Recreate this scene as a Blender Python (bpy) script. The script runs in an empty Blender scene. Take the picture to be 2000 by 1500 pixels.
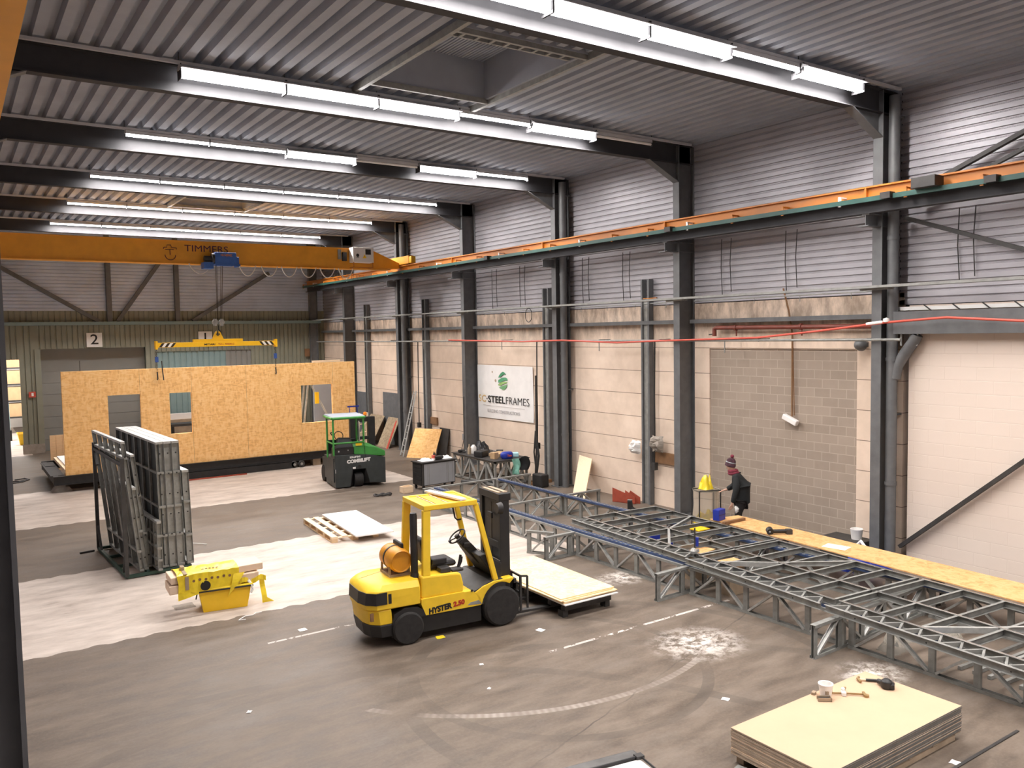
import bpy, bmesh, math, random
from mathutils import Vector, Matrix, Euler
random.seed(7)
SC = bpy.context.scene
COL = SC.collection
R = math.radians

# ---------------------------------------------------------------- camera, world, exposure
F_PX, YAW, PITCH, ROLL, CAM_Z = 1610.8, 0.597629, 0.0623577, -0.0172915, 4.8
def cam_axes():
    cy, sy = math.cos(YAW), math.sin(YAW)
    fw = Vector((sy*math.cos(PITCH), cy*math.cos(PITCH), -math.sin(PITCH)))
    r0 = Vector((cy, -sy, 0)); u0 = r0.cross(fw)
    return math.cos(ROLL)*r0+math.sin(ROLL)*u0, -math.sin(ROLL)*r0+math.cos(ROLL)*u0, fw
_r, _u, _f = cam_axes()
cd = bpy.data.cameras.new('camera'); cam = bpy.data.objects.new('camera', cd); COL.objects.link(cam)
cam.matrix_world = Matrix(((_r.x,_u.x,-_f.x,0),(_r.y,_u.y,-_f.y,0),(_r.z,_u.z,-_f.z,CAM_Z),(0,0,0,1)))
cd.sensor_fit = 'HORIZONTAL'; cd.sensor_width = 36.0; cd.lens = F_PX/2000*36
cd.clip_start = 0.02; cd.clip_end = 200
SC.camera = cam
w = bpy.data.worlds.new('world'); SC.world = w; w.use_nodes = True
w.node_tree.nodes['Background'].inputs[0].default_value = (0.5, 0.55, 0.65, 1)
w.node_tree.nodes['Background'].inputs[1].default_value = 0.05
SC.view_settings.view_transform = 'Standard'; SC.view_settings.look = 'None'
SC.view_settings.gamma = 1; SC.view_settings.use_curve_mapping = False
SC.view_settings.exposure = 1.5
LAMP = 46.0          # base radiance of the lit lamp faces
SC.cycles.max_bounces = 7; SC.cycles.diffuse_bounces = 5; SC.cycles.glossy_bounces = 3
SC.cycles.use_denoising = True
SC.cycles.sample_clamp_indirect = 6.0

# ---------------------------------------------------------------- mesh builder
def basis(d, up=(0,0,1)):
    d = Vector(d).normalized(); up = Vector(up)
    if abs(d.dot(up.normalized())) > .995: up = Vector((1,0,0)) if abs(d.x) < .9 else Vector((0,1,0))
    a = d.cross(up).normalized(); b = a.cross(d).normalized()
    return a, b, d
RECT = lambda w, h: [(-w/2,-h/2),(w/2,-h/2),(w/2,h/2),(-w/2,h/2)]
def CSEC(w, h, t=.006):   # channel: web on the -a side, open to +a
    return [(-w/2,-h/2),(w/2,-h/2),(w/2,-h/2+t),(-w/2+t,-h/2+t),(-w/2+t,h/2-t),(w/2,h/2-t),(w/2,h/2),(-w/2,h/2)]
def ISEC(w, h, tf=.018, tw=.012):
    return [(-w/2,-h/2),(w/2,-h/2),(w/2,-h/2+tf),(tw/2,-h/2+tf),(tw/2,h/2-tf),(w/2,h/2-tf),(w/2,h/2),(-w/2,h/2),(-w/2,h/2-tf),(-tw/2,h/2-tf),(-tw/2,-h/2+tf),(-w/2,-h/2+tf)]
def LSEC(w, h, t=.008):
    return [(-w/2,-h/2),(w/2,-h/2),(w/2,-h/2+t),(-w/2+t,-h/2+t),(-w/2+t,h/2),(-w/2,h/2)]
class MB:
    def __init__(s): s.v = []; s.f = []
    def add(s, vs, fs):
        n = len(s.v); s.v += [tuple(p) for p in vs]; s.f += [tuple(i+n for i in f) for f in fs]; return s
    def box(s, x0, y0, z0, x1, y1, z1):
        vs = [(x,y,z) for z in (z0,z1) for y in (y0,y1) for x in (x0,x1)]
        return s.add(vs, [(0,2,3,1),(4,5,7,6),(0,1,5,4),(2,6,7,3),(0,4,6,2),(1,3,7,5)])
    def cbox(s, c, d, m=None):
        vs = [Vector((sx*d[0]/2, sy*d[1]/2, sz*d[2]/2)) for sz in (-1,1) for sy in (-1,1) for sx in (-1,1)]
        if m is not None: vs = [m @ v for v in vs]
        c = Vector(c)
        return s.add([v+c for v in vs], [(0,2,3,1),(4,5,7,6),(0,1,5,4),(2,6,7,3),(0,4,6,2),(1,3,7,5)])
    def extr(s, prof, p0, p1, up=(0,0,1), caps=True):
        p0 = Vector(p0); p1 = Vector(p1); a, b, d = basis(p1-p0, up); n = len(prof)
        vs = [p+a*x+b*y for p in (p0,p1) for x, y in prof]
        fs = [(i,(i+1)%n,n+(i+1)%n,n+i) for i in range(n)]
        if caps: fs += [tuple(range(n))[::-1], tuple(range(n,2*n))]
        return s.add(vs, fs)
    def bar(s, p0, p1, w, h, up=(0,0,1)): return s.extr(RECT(w,h), p0, p1, up)
    def cyl(s, p0, p1, r0, r1=None, n=14):
        r1 = r0 if r1 is None else r1
        p0 = Vector(p0); p1 = Vector(p1); a, b, d = basis(p1-p0)
        vs = [p+(a*math.cos(2*math.pi*i/n)+b*math.sin(2*math.pi*i/n))*r for p, r in ((p0,r0),(p1,r1)) for i in range(n)]
        fs = [(i,(i+1)%n,n+(i+1)%n,n+i) for i in range(n)]+[tuple(range(n))[::-1], tuple(range(n,2*n))]
        return s.add(vs, fs)
    def tube(s, pts, r, n=8):
        pts = [Vector(p) for p in pts]; m = len(pts); vs = []; pa = None
        for i, p in enumerate(pts):
            d = (pts[min(i+1,m-1)]-pts[max(i-1,0)])
            if pa is None: a, b, d = basis(d)
            else:
                d = d.normalized(); a = (pa-d*pa.dot(d)).normalized(); b = a.cross(d)
            pa = a
            vs += [p+(a*math.cos(2*math.pi*k/n)+b*math.sin(2*math.pi*k/n))*r for k in range(n)]
        fs = [(i*n+k, i*n+(k+1)%n, (i+1)*n+(k+1)%n, (i+1)*n+k) for i in range(m-1) for k in range(n)]
        fs += [tuple(range(n))[::-1], tuple(range((m-1)*n, m*n))]
        return s.add(vs, fs)
    def lathe(s, prof, n=20, c=(0,0,0), axis=(0,0,1)):
        a, b, d = basis(axis, (0,1,0) if abs(Vector(axis).normalized().z) > .9 else (0,0,1)); c = Vector(c); m = len(prof)
        vs = [c+d*z+(a*math.cos(2*math.pi*k/n)+b*math.sin(2*math.pi*k/n))*max(r,1e-4) for r, z in prof for k in range(n)]
        fs = [(i*n+k, i*n+(k+1)%n, (i+1)*n+(k+1)%n, (i+1)*n+k) for i in range(m-1) for k in range(n)]
        fs += [tuple(range(n))[::-1], tuple(range((m-1)*n, m*n))]
        return s.add(vs, fs)
    def poly(s, pts, d):      # flat polygon pushed along vector d
        n = len(pts); d = Vector(d); vs = [Vector(p) for p in pts]; vs += [v+d for v in vs]
        return s.add(vs, [(i,(i+1)%n,n+(i+1)%n,n+i) for i in range(n)]+[tuple(range(n))[::-1], tuple(range(n,2*n))])
    def grid(s, fn, nu, nv, th=0):
        vs = [fn(i/nu, j/nv) for j in range(nv+1) for i in range(nu+1)]
        return s.add(vs, [(j*(nu+1)+i, j*(nu+1)+i+1, (j+1)*(nu+1)+i+1, (j+1)*(nu+1)+i) for j in range(nv) for i in range(nu)])
    def build(s, name, mat, parent=None, bevel=0, smooth=0, solid=0, recalc=True, mats=None):
        me = bpy.data.meshes.new(name); me.from_pydata([tuple(v) for v in s.v], [], s.f)
        if recalc:
            bm = bmesh.new(); bm.from_mesh(me); bmesh.ops.recalc_face_normals(bm, faces=bm.faces); bm.to_mesh(me); bm.free()
        me.materials.append(mat)
        if smooth:
            me.polygons.foreach_set('use_smooth', [True]*len(me.polygons)); me.set_sharp_from_angle(angle=R(smooth))
        o = bpy.data.objects.new(name, me); COL.objects.link(o)
        if parent is not None: o.parent = parent
        if solid:
            m = o.modifiers.new('solid', 'SOLIDIFY'); m.thickness = solid; m.offset = 0
        if bevel:
            m = o.modifiers.new('bevel', 'BEVEL'); m.width = bevel; m.segments = 2; m.limit_method = 'ANGLE'; m.angle_limit = R(40)
        return o
def empty(name, loc=(0,0,0), rz=0):
    o = bpy.data.objects.new(name, None); COL.objects.link(o); o.location = loc; o.rotation_euler = (0,0,rz); o.empty_display_size = .1
    return o
def tag(o, label=None, cat=None, group=None, kind=None):
    if label: o['label'] = label
    if cat: o['category'] = cat
    if group: o['group'] = group
    if kind: o['kind'] = kind
    return o
def thing(name, label, cat, loc=(0,0,0), rz=0, group=None, kind=None): return tag(empty(name, loc, rz), label, cat, group, kind)
def copy_tree(o, label=None, loc=None, rz=None, parent=None):
    c = o.copy(); COL.objects.link(c)
    if parent is not None: c.parent = parent
    if label: c['label'] = label
    if loc is not None: c.location = loc
    if rz is not None: c.rotation_euler = (0,0,rz)
    for ch in list(KIDS.get(o.name, [])) or [x for x in COL.objects if x.parent == o]: copy_tree(ch, parent=c)
    return c
KIDS = {}
def text(name, s, size, o, xd, yd, mat, parent=None, bold=0, depth=.003, align='CENTER', wscale=1, fit=None):
    cu = bpy.data.curves.new(name, 'FONT'); cu.body = s; cu.size = size; cu.align_x = align; cu.align_y = 'CENTER'
    cu.offset = bold; cu.extrude = depth; cu.resolution_u = 3
    t = bpy.data.objects.new(name+'_tmp', cu); COL.objects.link(t)
    dg = bpy.context.evaluated_depsgraph_get(); dg.update()
    me = bpy.data.meshes.new_from_object(t.evaluated_get(dg)); me.name = name
    bpy.data.objects.remove(t); bpy.data.curves.remove(cu)
    if fit:
        xs = [v.co.x for v in me.vertices]; ys_ = [v.co.y for v in me.vertices]; cx = (min(xs)+max(xs))/2; cy_ = (min(ys_)+max(ys_))/2
        me.transform(Matrix.Diagonal((fit[0]/(max(xs)-min(xs)), fit[1]/(max(ys_)-min(ys_)), 1, 1)) @ Matrix.Translation((-cx,-cy_,0)))
    x = Vector(xd).normalized(); y = Vector(yd).normalized(); z = x.cross(y)
    m = Matrix(((x.x,y.x,z.x,o[0]),(x.y,y.y,z.y,o[1]),(x.z,y.z,z.z,o[2]),(0,0,0,1))) @ Matrix.Diagonal((wscale,1,1,1))
    me.transform(m); me.materials.clear(); me.materials.append(mat)
    ob = bpy.data.objects.new(name, me); COL.objects.link(ob)
    if parent is not None: ob.parent = parent
    return ob

# ---------------------------------------------------------------- materials
class NT:
    def __init__(s, name):
        s.m = bpy.data.materials.new(name); s.m.use_nodes = True; s.t = s.m.node_tree; s.n = s.t.nodes; s.l = s.t.links
        s.b = s.n['Principled BSDF']
    def put(s, sock, v):
        if isinstance(v, bpy.types.NodeSocket): s.l.new(v, sock)
        elif v is not None:
            if isinstance(v, (tuple, list)) and len(v) == 3 and sock.type == 'RGBA': v = (*v, 1)
            sock.default_value = v
    def math(s, op, a, b=None, c=None, clamp=False):
        n = s.n.new('ShaderNodeMath'); n.operation = op; n.use_clamp = clamp
        s.put(n.inputs[0], a); s.put(n.inputs[1], b); s.put(n.inputs[2], c); return n.outputs[0]
    def mix(s, f, a, b, mode='MIX'):
        n = s.n.new('ShaderNodeMix'); n.data_type = 'RGBA'; n.blend_type = mode
        s.put(n.inputs[0], f); s.put(n.inputs[6], a); s.put(n.inputs[7], b); return n.outputs[2]
    def coord(s, kind='Object'): return s.n.new('ShaderNodeTexCoord').outputs[kind]
    def pos(s): return s.n.new('ShaderNodeNewGeometry').outputs['Position']
    def mapv(s, v, sc=(1,1,1), loc=(0,0,0), rot=(0,0,0)):
        n = s.n.new('ShaderNodeMapping'); s.put(n.inputs[0], v); n.inputs['Scale'].default_value = sc; n.inputs['Location'].default_value = loc; n.inputs['Rotation'].default_value = rot
        return n.outputs[0]
    def noise(s, v, scale=5, detail=3, rough=.55, out=0):
        n = s.n.new('ShaderNodeTexNoise'); s.put(n.inputs['Vector'], v); n.inputs['Scale'].default_value = scale; n.inputs['Detail'].default_value = detail; n.inputs['Roughness'].default_value = rough
        return n.outputs[out]
    def voro(s, v, scale=5, out='Color'):
        n = s.n.new('ShaderNodeTexVoronoi'); s.put(n.inputs['Vector'], v); n.inputs['Scale'].default_value = scale; return n.outputs[out]
    def ramp(s, f, stops):
        n = s.n.new('ShaderNodeValToRGB'); s.put(n.inputs[0], f); cr = n.color_ramp
        while len(cr.elements) < len(stops): cr.elements.new(.5)
        for e, (p, c) in zip(cr.elements, stops): e.position = p; e.color = (*c, 1) if len(c) == 3 else c
        return n.outputs[0]
    def sep(s, v):
        n = s.n.new('ShaderNodeSeparateXYZ'); s.put(n.inputs[0], v); return n.outputs
    def bump(s, h, st=.2, dist=.01):
        n = s.n.new('ShaderNodeBump'); n.inputs['Strength'].default_value = st; n.inputs['Distance'].default_value = dist; s.put(n.inputs['Height'], h); s.put(s.b.inputs['Normal'], n.outputs[0])
    def fin(s, col=None, rough=.6, metal=0, spec=None):
        s.put(s.b.inputs['Base Color'], col); s.put(s.b.inputs['Roughness'], rough); s.put(s.b.inputs['Metallic'], metal)
        if spec is not None: s.put(s.b.inputs['Specular IOR Level'], spec)
        return s.m
def mat(name, col, rough=.6, metal=0, var=.12, scale=6, bump=0, stretch=(1,1,1)):
    t = NT(name); v = t.mapv(t.coord(), stretch); n = t.noise(v, scale, 4)
    c = t.ramp(n, [(.25, tuple(x*(1-var) for x in col)), (.75, tuple(min(1, x*(1+var)) for x in col))])
    if bump: t.bump(n, bump)
    return t.fin(c, rough, metal)
M = {}
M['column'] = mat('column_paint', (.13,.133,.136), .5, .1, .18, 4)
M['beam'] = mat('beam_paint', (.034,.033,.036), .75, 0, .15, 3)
M['galv'] = mat('galvanised_steel', (.44,.44,.42), .42, .35, .22, 9)
M['galvd'] = mat('galvanised_steel_dull', (.265,.265,.248), .5, .2, .25, 7)
M['deck'] = mat('roof_deck', (.31,.33,.375), .8, 0, .12, 1.2)
M['orange'] = mat('crane_orange', (.54,.185,.02), .45, 0, .08, 3)
M['girder'] = mat('crane_girder_orange', (.80,.35,.025), .45, 0, .08, 3)
M['yellow'] = mat('forklift_yellow', (.90,.585,.03), .42, 0, .08, 4)
M['spread'] = mat('lifting_yellow', (.9,.5,.01), .45, 0, .06, 4)
M['tankor'] = mat('gas_tank_orange', (.60,.25,.01), .42, 0, .12, 5)
M['black'] = mat('black_paint', (.018,.017,.017), .5, 0, .3, 6)
M['tyre'] = mat('tyre_rubber', (.02,.018,.017), .8, 0, .4, 12, .2)
M['dark'] = mat('dark_steel', (.045,.042,.04), .55, .2, .3, 6)
M['railblue'] = mat('slotted_rail_blue', (.045,.075,.17), .45, .2, .2, 8)
M['white'] = mat('white_plastic', (.82,.8,.77), .5, 0, .04, 4)
M['lampbody'] = mat('lamp_housing', (.55,.55,.56), .4, .2, .05, 4)
M['cream'] = mat('cream_board', (.545,.375,.245), .8, 0, .04, 2)
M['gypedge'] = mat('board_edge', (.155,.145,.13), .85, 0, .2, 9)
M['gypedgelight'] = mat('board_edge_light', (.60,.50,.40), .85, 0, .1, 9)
M['green'] = mat('machine_green', (.05,.27,.05), .45, 0, .15, 5)
M['combi'] = mat('machine_grey', (.043,.05,.05), .5, .1, .2, 5)
M['blue'] = mat('blue_paint', (.035,.08,.27), .5, 0, .15, 6)
M['hoist'] = mat('hoist_blue', (.045,.13,.42), .5, 0, .1, 6)
M['red'] = mat('red_pipe_paint', (.17,.04,.025), .5, 0, .2, 5)
M['hose'] = mat('red_hose_rubber', (.58,.09,.06), .45, 0, .08, 5)
M['redrust'] = mat('red_primer', (.34,.06,.03), .7, 0, .2, 7)
M['wood'] = mat('pine_wood', (.72,.50,.29), .75, 0, .12, 4, 0, (1,8,8))
M['woodpale'] = mat('pale_pine_wood', (.82,.64,.44), .75, 0, .10, 4, 0, (1,8,8))
M['woodgrey'] = mat('weathered_wood', (.38,.29,.2), .85, 0, .2, 5)
M['brownwood'] = mat('brown_wood', (.23,.12,.055), .8, 0, .2, 5)
M['card'] = mat('cardboard', (.50,.33,.18), .85, 0, .1, 4)
M['skin'] = mat('skin', (.55,.33,.24), .6, 0, .06, 9)
M['jacket'] = mat('black_jacket_cloth', (.012,.014,.015), .85, 0, .3, 14)
M['trouser'] = mat('black_trouser_cloth', (.02,.016,.016), .9, 0, .3, 14)
M['scarf'] = mat('burgundy_wool', (.20,.03,.05), .95, 0, .3, 20, .3)
M['beanie'] = mat('dark_plum_wool', (.06,.025,.035), .95, 0, .5, 18, .3)
M['clay'] = mat('grey_clay_dirt', (.32,.28,.24), .9, 0, .2, 5)
M['brickgrey'] = mat('grey_block_dark', (.14,.145,.15), .85, 0, .15, 5)
M['teal'] = mat('teal_door_paint', (.22,.31,.31), .6, 0, .08, 2)
M['olive'] = mat('olive_cladding', (.25,.255,.20), .6, .05, .12, 1.5)
M['doorgrey'] = mat('roller_door_grey', (.25,.25,.235), .6, .05, .08, 1.2)
M['greypanel'] = mat('grey_sheet', (.33,.34,.36), .55, .1, .06, 2)
M['plasticyellow'] = mat('yellow_plastic', (.88,.55,.015), .4, 0, .06, 4)
M['bagyellow'] = mat('yellow_film', (.90,.66,.03), .3, 0, .16, 7, .2)
M['bluebin'] = mat('blue_plastic', (.015,.035,.33), .4, 0, .1, 5)
M['cloth_teal'] = mat('mint_cloth', (.25,.55,.45), .9, 0, .1, 8)
M['lightblue'] = mat('light_blue_paper', (.45,.72,.76), .8, 0, .08, 6)
M['bagblack'] = mat('black_film', (.03,.03,.033), .28, 0, .4, 9, .4)
M['paper'] = mat('white_paper', (.85,.83,.8), .8, 0, .03, 4)
M['railgreen'] = mat('conductor_green', (.025,.085,.07), .5, 0, .15, 4)
M['chrome'] = mat('bright_steel', (.6,.6,.6), .25, .9, .1, 5)
M['brass'] = mat('aged_brass_steel', (.33,.22,.10), .45, .5, .2, 7)
M['cable'] = mat('white_cable', (.75,.75,.75), .5, 0, .04, 4)
M['rim'] = mat('wheel_rim_grey', (.11,.105,.10), .5, .3, .3, 6)
M['slabside'] = mat('insulation_slab', (.78,.60,.45), .85, 0, .06, 4)
M['txtblack'] = mat('black_lettering', (.012,.012,.012), .6, 0, .02, 4)
M['txtred'] = mat('red_lettering', (.45,.03,.015), .6, 0, .02, 4)
M['txtmaroon'] = mat('maroon_lettering', (.10,.02,.035), .6, 0, .02, 4)
M['txtgold'] = mat('gold_lettering', (.68,.47,.20), .6, 0, .02, 4)
M['txtgrey'] = mat('grey_lettering', (.42,.40,.40), .6, 0, .02, 4)
M['beacon'] = mat('amber_lens', (.9,.25,.02), .25, 0, .04, 4)
M['racky'] = mat('rack_green', (.03,.06,.045), .6, .2, .2, 5)
M['floorwhite'] = mat('white_sheet', (.80,.78,.76), .7, 0, .05, 3)
def glass_mat():
    t = NT('clear_plastic_film'); b = t.b
    b.inputs['Transmission Weight'].default_value = .75; b.inputs['Roughness'].default_value = .25; b.inputs['IOR'].default_value = 1.05
    return t.fin((.8,.76,.68), .25)
M['film'] = glass_mat()
def emit(name, col, st):
    t = NT(name); t.put(t.b.inputs['Base Color'], (.8,.8,.8)); t.put(t.b.inputs['Emission Color'], col); t.b.inputs['Emission Strength'].default_value = st
    return t.m
M['lit'] = emit('lit_glow_box', (1,.955,.93), LAMP*1.5)
M['litthin'] = emit('lit_tube', (1,.955,.93), LAMP*2.9)
M['litside'] = emit('dimmed_lamp_side', (1,.965,.97), LAMP*.12)
def osb(name, c0, c1, c2):
    t = NT(name); v = t.coord()
    a = t.voro(t.mapv(v, (6,6,20), rot=(0,0,.0)), 1.3); b = t.voro(t.mapv(v, (16,16,6), loc=(3,1,2)), 1.2)
    g = t.math('ADD', t.math('MULTIPLY', t.sep(a)[0], .5), t.math('MULTIPLY', t.sep(b)[1], .5))
    n = t.noise(v, 1.2, 3)
    c = t.ramp(g, [(.12, c0), (.42, c1), (.75, c2)])
    c = t.mix(t.math('MULTIPLY', t.math('SUBTRACT', n, .35, clamp=True), .5), c, c1)
    d = t.noise(t.mapv(v, (2.2,2.2,7)), 2.6, 5, .7)
    c = t.mix(t.math('MULTIPLY', t.math('GREATER_THAN', d, .70), .45), c, (.30,.15,.05))
    return t.fin(c, .8)
M['osb'] = osb('osb_board', (.76,.40,.14), (.90,.515,.185), (.95,.60,.26))
M['osbstrip'] = osb('osb_strip', (.56,.28,.10), (.64,.36,.14), (.70,.42,.19))
M['osbgrey'] = osb('osb_board_weathered', (.26,.19,.12), (.34,.26,.17), (.42,.33,.22))
M['osbpale'] = osb('osb_board_pale', (.78,.57,.30), (.86,.65,.36), (.92,.73,.45))

def concrete_wall():
    t = NT('concrete_panels'); p = t.pos(); x, y, z = t.sep(p)[:3]
    n = t.noise(p, 1.1, 5, .6); n2 = t.noise(t.mapv(p, (1,1.9,.75)), 1.5, 6, .68)
    c = t.ramp(n, [(.25, (.62,.49,.38)), (.6, (.78,.63,.505)), (.8, (.84,.70,.57))])
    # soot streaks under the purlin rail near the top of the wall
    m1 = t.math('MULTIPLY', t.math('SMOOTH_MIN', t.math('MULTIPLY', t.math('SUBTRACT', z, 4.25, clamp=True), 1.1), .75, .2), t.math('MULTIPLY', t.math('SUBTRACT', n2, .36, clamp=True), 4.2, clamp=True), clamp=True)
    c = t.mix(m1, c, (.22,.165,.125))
    # horizontal joints every .645 m, only within the panel field
    fr = t.math('FRACT', t.math('DIVIDE', t.math('ADD', z, .645*3-.445), .645))
    j = t.math('MULTIPLY', t.math('LESS_THAN', fr, .026), t.math('LESS_THAN', z, 4.5))
    c = t.mix(t.math('MULTIPLY', j, .8), c, (.14,.085,.05))
    t.bump(t.math('SUBTRACT', 1, j), .5, .02)
    return t.fin(c, .85)
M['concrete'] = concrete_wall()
def block_wall(name, c1, c2, mort, bw=.4, bh=.203):
    t = NT(name); p = t.pos(); s = t.sep(p); n = t.n.new('ShaderNodeCombineXYZ'); t.put(n.inputs[0], s[1]); t.put(n.inputs[1], s[2])
    br = t.n.new('ShaderNodeTexBrick'); t.put(br.inputs['Vector'], n.outputs[0]); br.inputs['Scale'].default_value = 1
    br.inputs['Brick Width'].default_value = bw; br.inputs['Row Height'].default_value = bh; br.inputs['Mortar Size'].default_value = .009
    br.inputs['Color1'].default_value = (*c1,1); br.inputs['Color2'].default_value = (*c2,1); br.inputs['Mortar'].default_value = (*mort,1); br.inputs['Bias'].default_value = 0
    br.inputs['Mortar Smooth'].default_value = .3
    no = t.noise(p, 2.2, 5, .65); c = t.mix(t.math('MULTIPLY', no, .55), br.outputs['Color'], mort)
    t.bump(t.math('SUBTRACT', 1, br.outputs['Fac']), .4, .012)
    return t.fin(c, .9)
M['blocks'] = block_wall('grey_concrete_blocks', (.255,.205,.165), (.32,.26,.21), (.44,.36,.29), .40)
M['whiteblocks'] = block_wall('white_painted_blocks', (.68,.58,.50), (.70,.60,.52), (.66,.56,.48), .6, .25)
def cladding(name, c):
    t = NT(name); p = t.pos(); n = t.noise(p, .9, 3); n2 = t.noise(t.mapv(p, (.4,.4,9)), 3, 2)
    cc = t.ramp(n, [(.3, tuple(x*.85 for x in c)), (.7, tuple(x*1.1 for x in c))])
    cc = t.mix(t.math('MULTIPLY', n2, .2), cc, tuple(x*.6 for x in c))
    return t.fin(cc, .42, .25)
M['clad'] = cladding('grey_metal_cladding', (.41,.395,.42))
M['cladback'] = cladding('blue_grey_cladding', (.56,.64,.78))
def floor_mat():
    t = NT('floor_concrete'); p = t.pos(); s = t.sep(p); x, y = s[0], s[1]
    n1 = t.noise(p, .35, 4, .6); n2 = t.noise(t.mapv(p, (.5,1.6,1), rot=(0,0,.1)), 2.2, 6, .68); n3 = t.noise(p, 26, 3, .6)
    c = t.ramp(n2, [(.28, (.072,.053,.039)), (.5, (.156,.119,.089)), (.72, (.24,.192,.15))])
    n4 = t.noise(t.mapv(p, (.7,1.3,1), rot=(0,0,.25)), .9, 7, .72)
    c = t.mix(t.math('MULTIPLY', t.math('SUBTRACT', n4, .50, clamp=True), 3.2, clamp=True), c, (.21,.178,.15))
    c = t.mix(t.math('MULTIPLY', t.math('SUBTRACT', .45, n4, clamp=True), 3.0, clamp=True), c, (.07,.058,.05))
    c = t.mix(t.math('MULTIPLY', n1, .45), c, (.105,.084,.069))
    c = t.mix(t.math('MULTIPLY', t.math('SUBTRACT', n3, .45, clamp=True), .6), c, (.25,.215,.185))
    # lighter screed strips
    wav = t.math('MULTIPLY', t.math('SINE', t.math('MULTIPLY', x, 14)), .03)
    wn = t.math('MULTIPLY', t.math('SUBTRACT', t.noise(t.mapv(p, (3,3,3)), 1.5, 3), .5), .11)
    yy = t.math('ADD', y, t.math('ADD', wav, wn))
    xx = t.math('ADD', x, wn)
    def band(v, a, b): return t.math('MULTIPLY', t.math('GREATER_THAN', v, a), t.math('LESS_THAN', v, b))
    s1 = t.math('MULTIPLY', band(yy, 14.19, 18.92), t.math('LESS_THAN', xx, 11.4))
    s2 = t.math('MULTIPLY', band(yy, 24.2, 29.9), t.math('LESS_THAN', xx, 12.6))
    s4 = t.math('MULTIPLY', t.math('GREATER_THAN', yy, 39.8), t.math('LESS_THAN', xx, 2.7))
    st = t.math('MAXIMUM', t.math('MAXIMUM', s1, s2), s4)
    d = t.noise(t.mapv(p, (.8,2.0,1)), 1.3, 6, .66)
    sc = t.ramp(d, [(.22, (.27,.215,.175)), (.40, (.47,.40,.345)), (.62, (.61,.53,.465))])
    spk = t.math('GREATER_THAN', t.noise(t.mapv(p, (1,3,1)), 5.5, 4, .7), .70)
    sc = t.mix(t.math('MULTIPLY', spk, .5), sc, (.30,.25,.21))
    c = t.mix(st, c, sc)
    # worn dashed marking lines
    wear = t.math('GREATER_THAN', t.noise(p, 5, 4, .7), .47)
    l1 = t.math('MULTIPLY', band(y, 9.71, 9.77), band(x, 7.1, 11.2)); l2 = t.math('MULTIPLY', band(y, 12.63, 12.69), band(x, 3.9, 7.0))
    c = t.mix(t.math('MULTIPLY', t.math('MULTIPLY', t.math('MAXIMUM', l1, l2), wear), .8), c, (.62,.57,.52))
    # curved tyre track of pale dust
    dx = t.math('SUBTRACT', x, 7.4); dy = t.math('SUBTRACT', y, 11.9)
    rr = t.math('SQRT', t.math('ADD', t.math('POWER', t.math('ABSOLUTE', dx), 2), t.math('POWER', t.math('ABSOLUTE', dy), 2)))
    an = t.math('ARCTAN2', dy, dx)
    tread = t.math('ADD', t.math('MULTIPLY', t.math('SINE', t.math('MULTIPLY', an, 260)), .22), .75)
    arc = t.math('MULTIPLY', t.math('MULTIPLY', band(rr, 3.87, 3.98), t.math('MULTIPLY', band(y, 5, 9.6), band(x, 3.2, 9.75))), tread)
    fade = t.math('MULTIPLY', t.math('SUBTRACT', t.noise(p, .9, 2), .33, clamp=True), 2.6, clamp=True)
    c = t.mix(t.math('MULTIPLY', t.math('MULTIPLY', arc, fade), .75), c, (.50,.44,.39))
    def ring(cx, cy, r0, w_, f):
        q = t.math('SQRT', t.math('ADD', t.math('POWER', t.math('ABSOLUTE', t.math('SUBTRACT', x, cx)), 2), t.math('POWER', t.math('ABSOLUTE', t.math('SUBTRACT', y, cy)), 2)))
        return t.math('MULTIPLY', band(q, r0, r0+w_), t.math('MULTIPLY', fade, f))
    dk = t.math('MAXIMUM', ring(7.0, 9.2, 2.0, .16, .5), t.math('MAXIMUM', ring(7.6, 8.4, 3.0, .2, .4), t.math('MAXIMUM', ring(4.0, 3.0, 7.6, .22, .4), ring(2.0, 4.5, 6.6, .2, .35))))
    c = t.mix(t.math('MULTIPLY', dk, band(y, 3, 11.4)), c, (.06,.05,.042))
    cr_ = t.math('LESS_THAN', t.math('ABSOLUTE', t.math('SUBTRACT', t.math('ADD', t.math('MULTIPLY', x, .32), t.math('MULTIPLY', t.math('SUBTRACT', t.noise(p, 2.5, 3), .5), .12)), t.math('SUBTRACT', y, 5.6))), .012)
    c = t.mix(t.math('MULTIPLY', t.math('MULTIPLY', cr_, fade), .7), c, (.05,.042,.035))
    # white dust patches
    def blob(cx, cy, r, sx=1):
        a = t.math('POWER', t.math('ABSOLUTE', t.math('MULTIPLY', t.math('SUBTRACT', x, cx), 1/sx)), 2); b = t.math('POWER', t.math('ABSOLUTE', t.math('SUBTRACT', y, cy)), 2)
        return t.math('SUBTRACT', 1, t.math('DIVIDE', t.math('SQRT', t.math('ADD', a, b)), r), clamp=True)
    bl = t.math('MAXIMUM', blob(9.25, 8.65, .75, 1.2), t.math('MAXIMUM', blob(10.35, 6.45, .5, 1.3), blob(10.6, 11.9, .5, 1.5)))
    bn = t.math('MULTIPLY', t.math('SUBTRACT', t.noise(p, 4.5, 6, .75), .44, clamp=True), 7, clamp=True)
    c = t.mix(t.math('MULTIPLY', t.math('MULTIPLY', bl, bn), 1.0, clamp=True), c, (.78,.72,.66))
    t.bump(n3, .06, .01)
    return t.fin(c, t.ramp(n2, [(.3, (.42,)*3), (.7, (.7,)*3)]), 0, .3)
M['floor'] = floor_mat()
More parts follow.
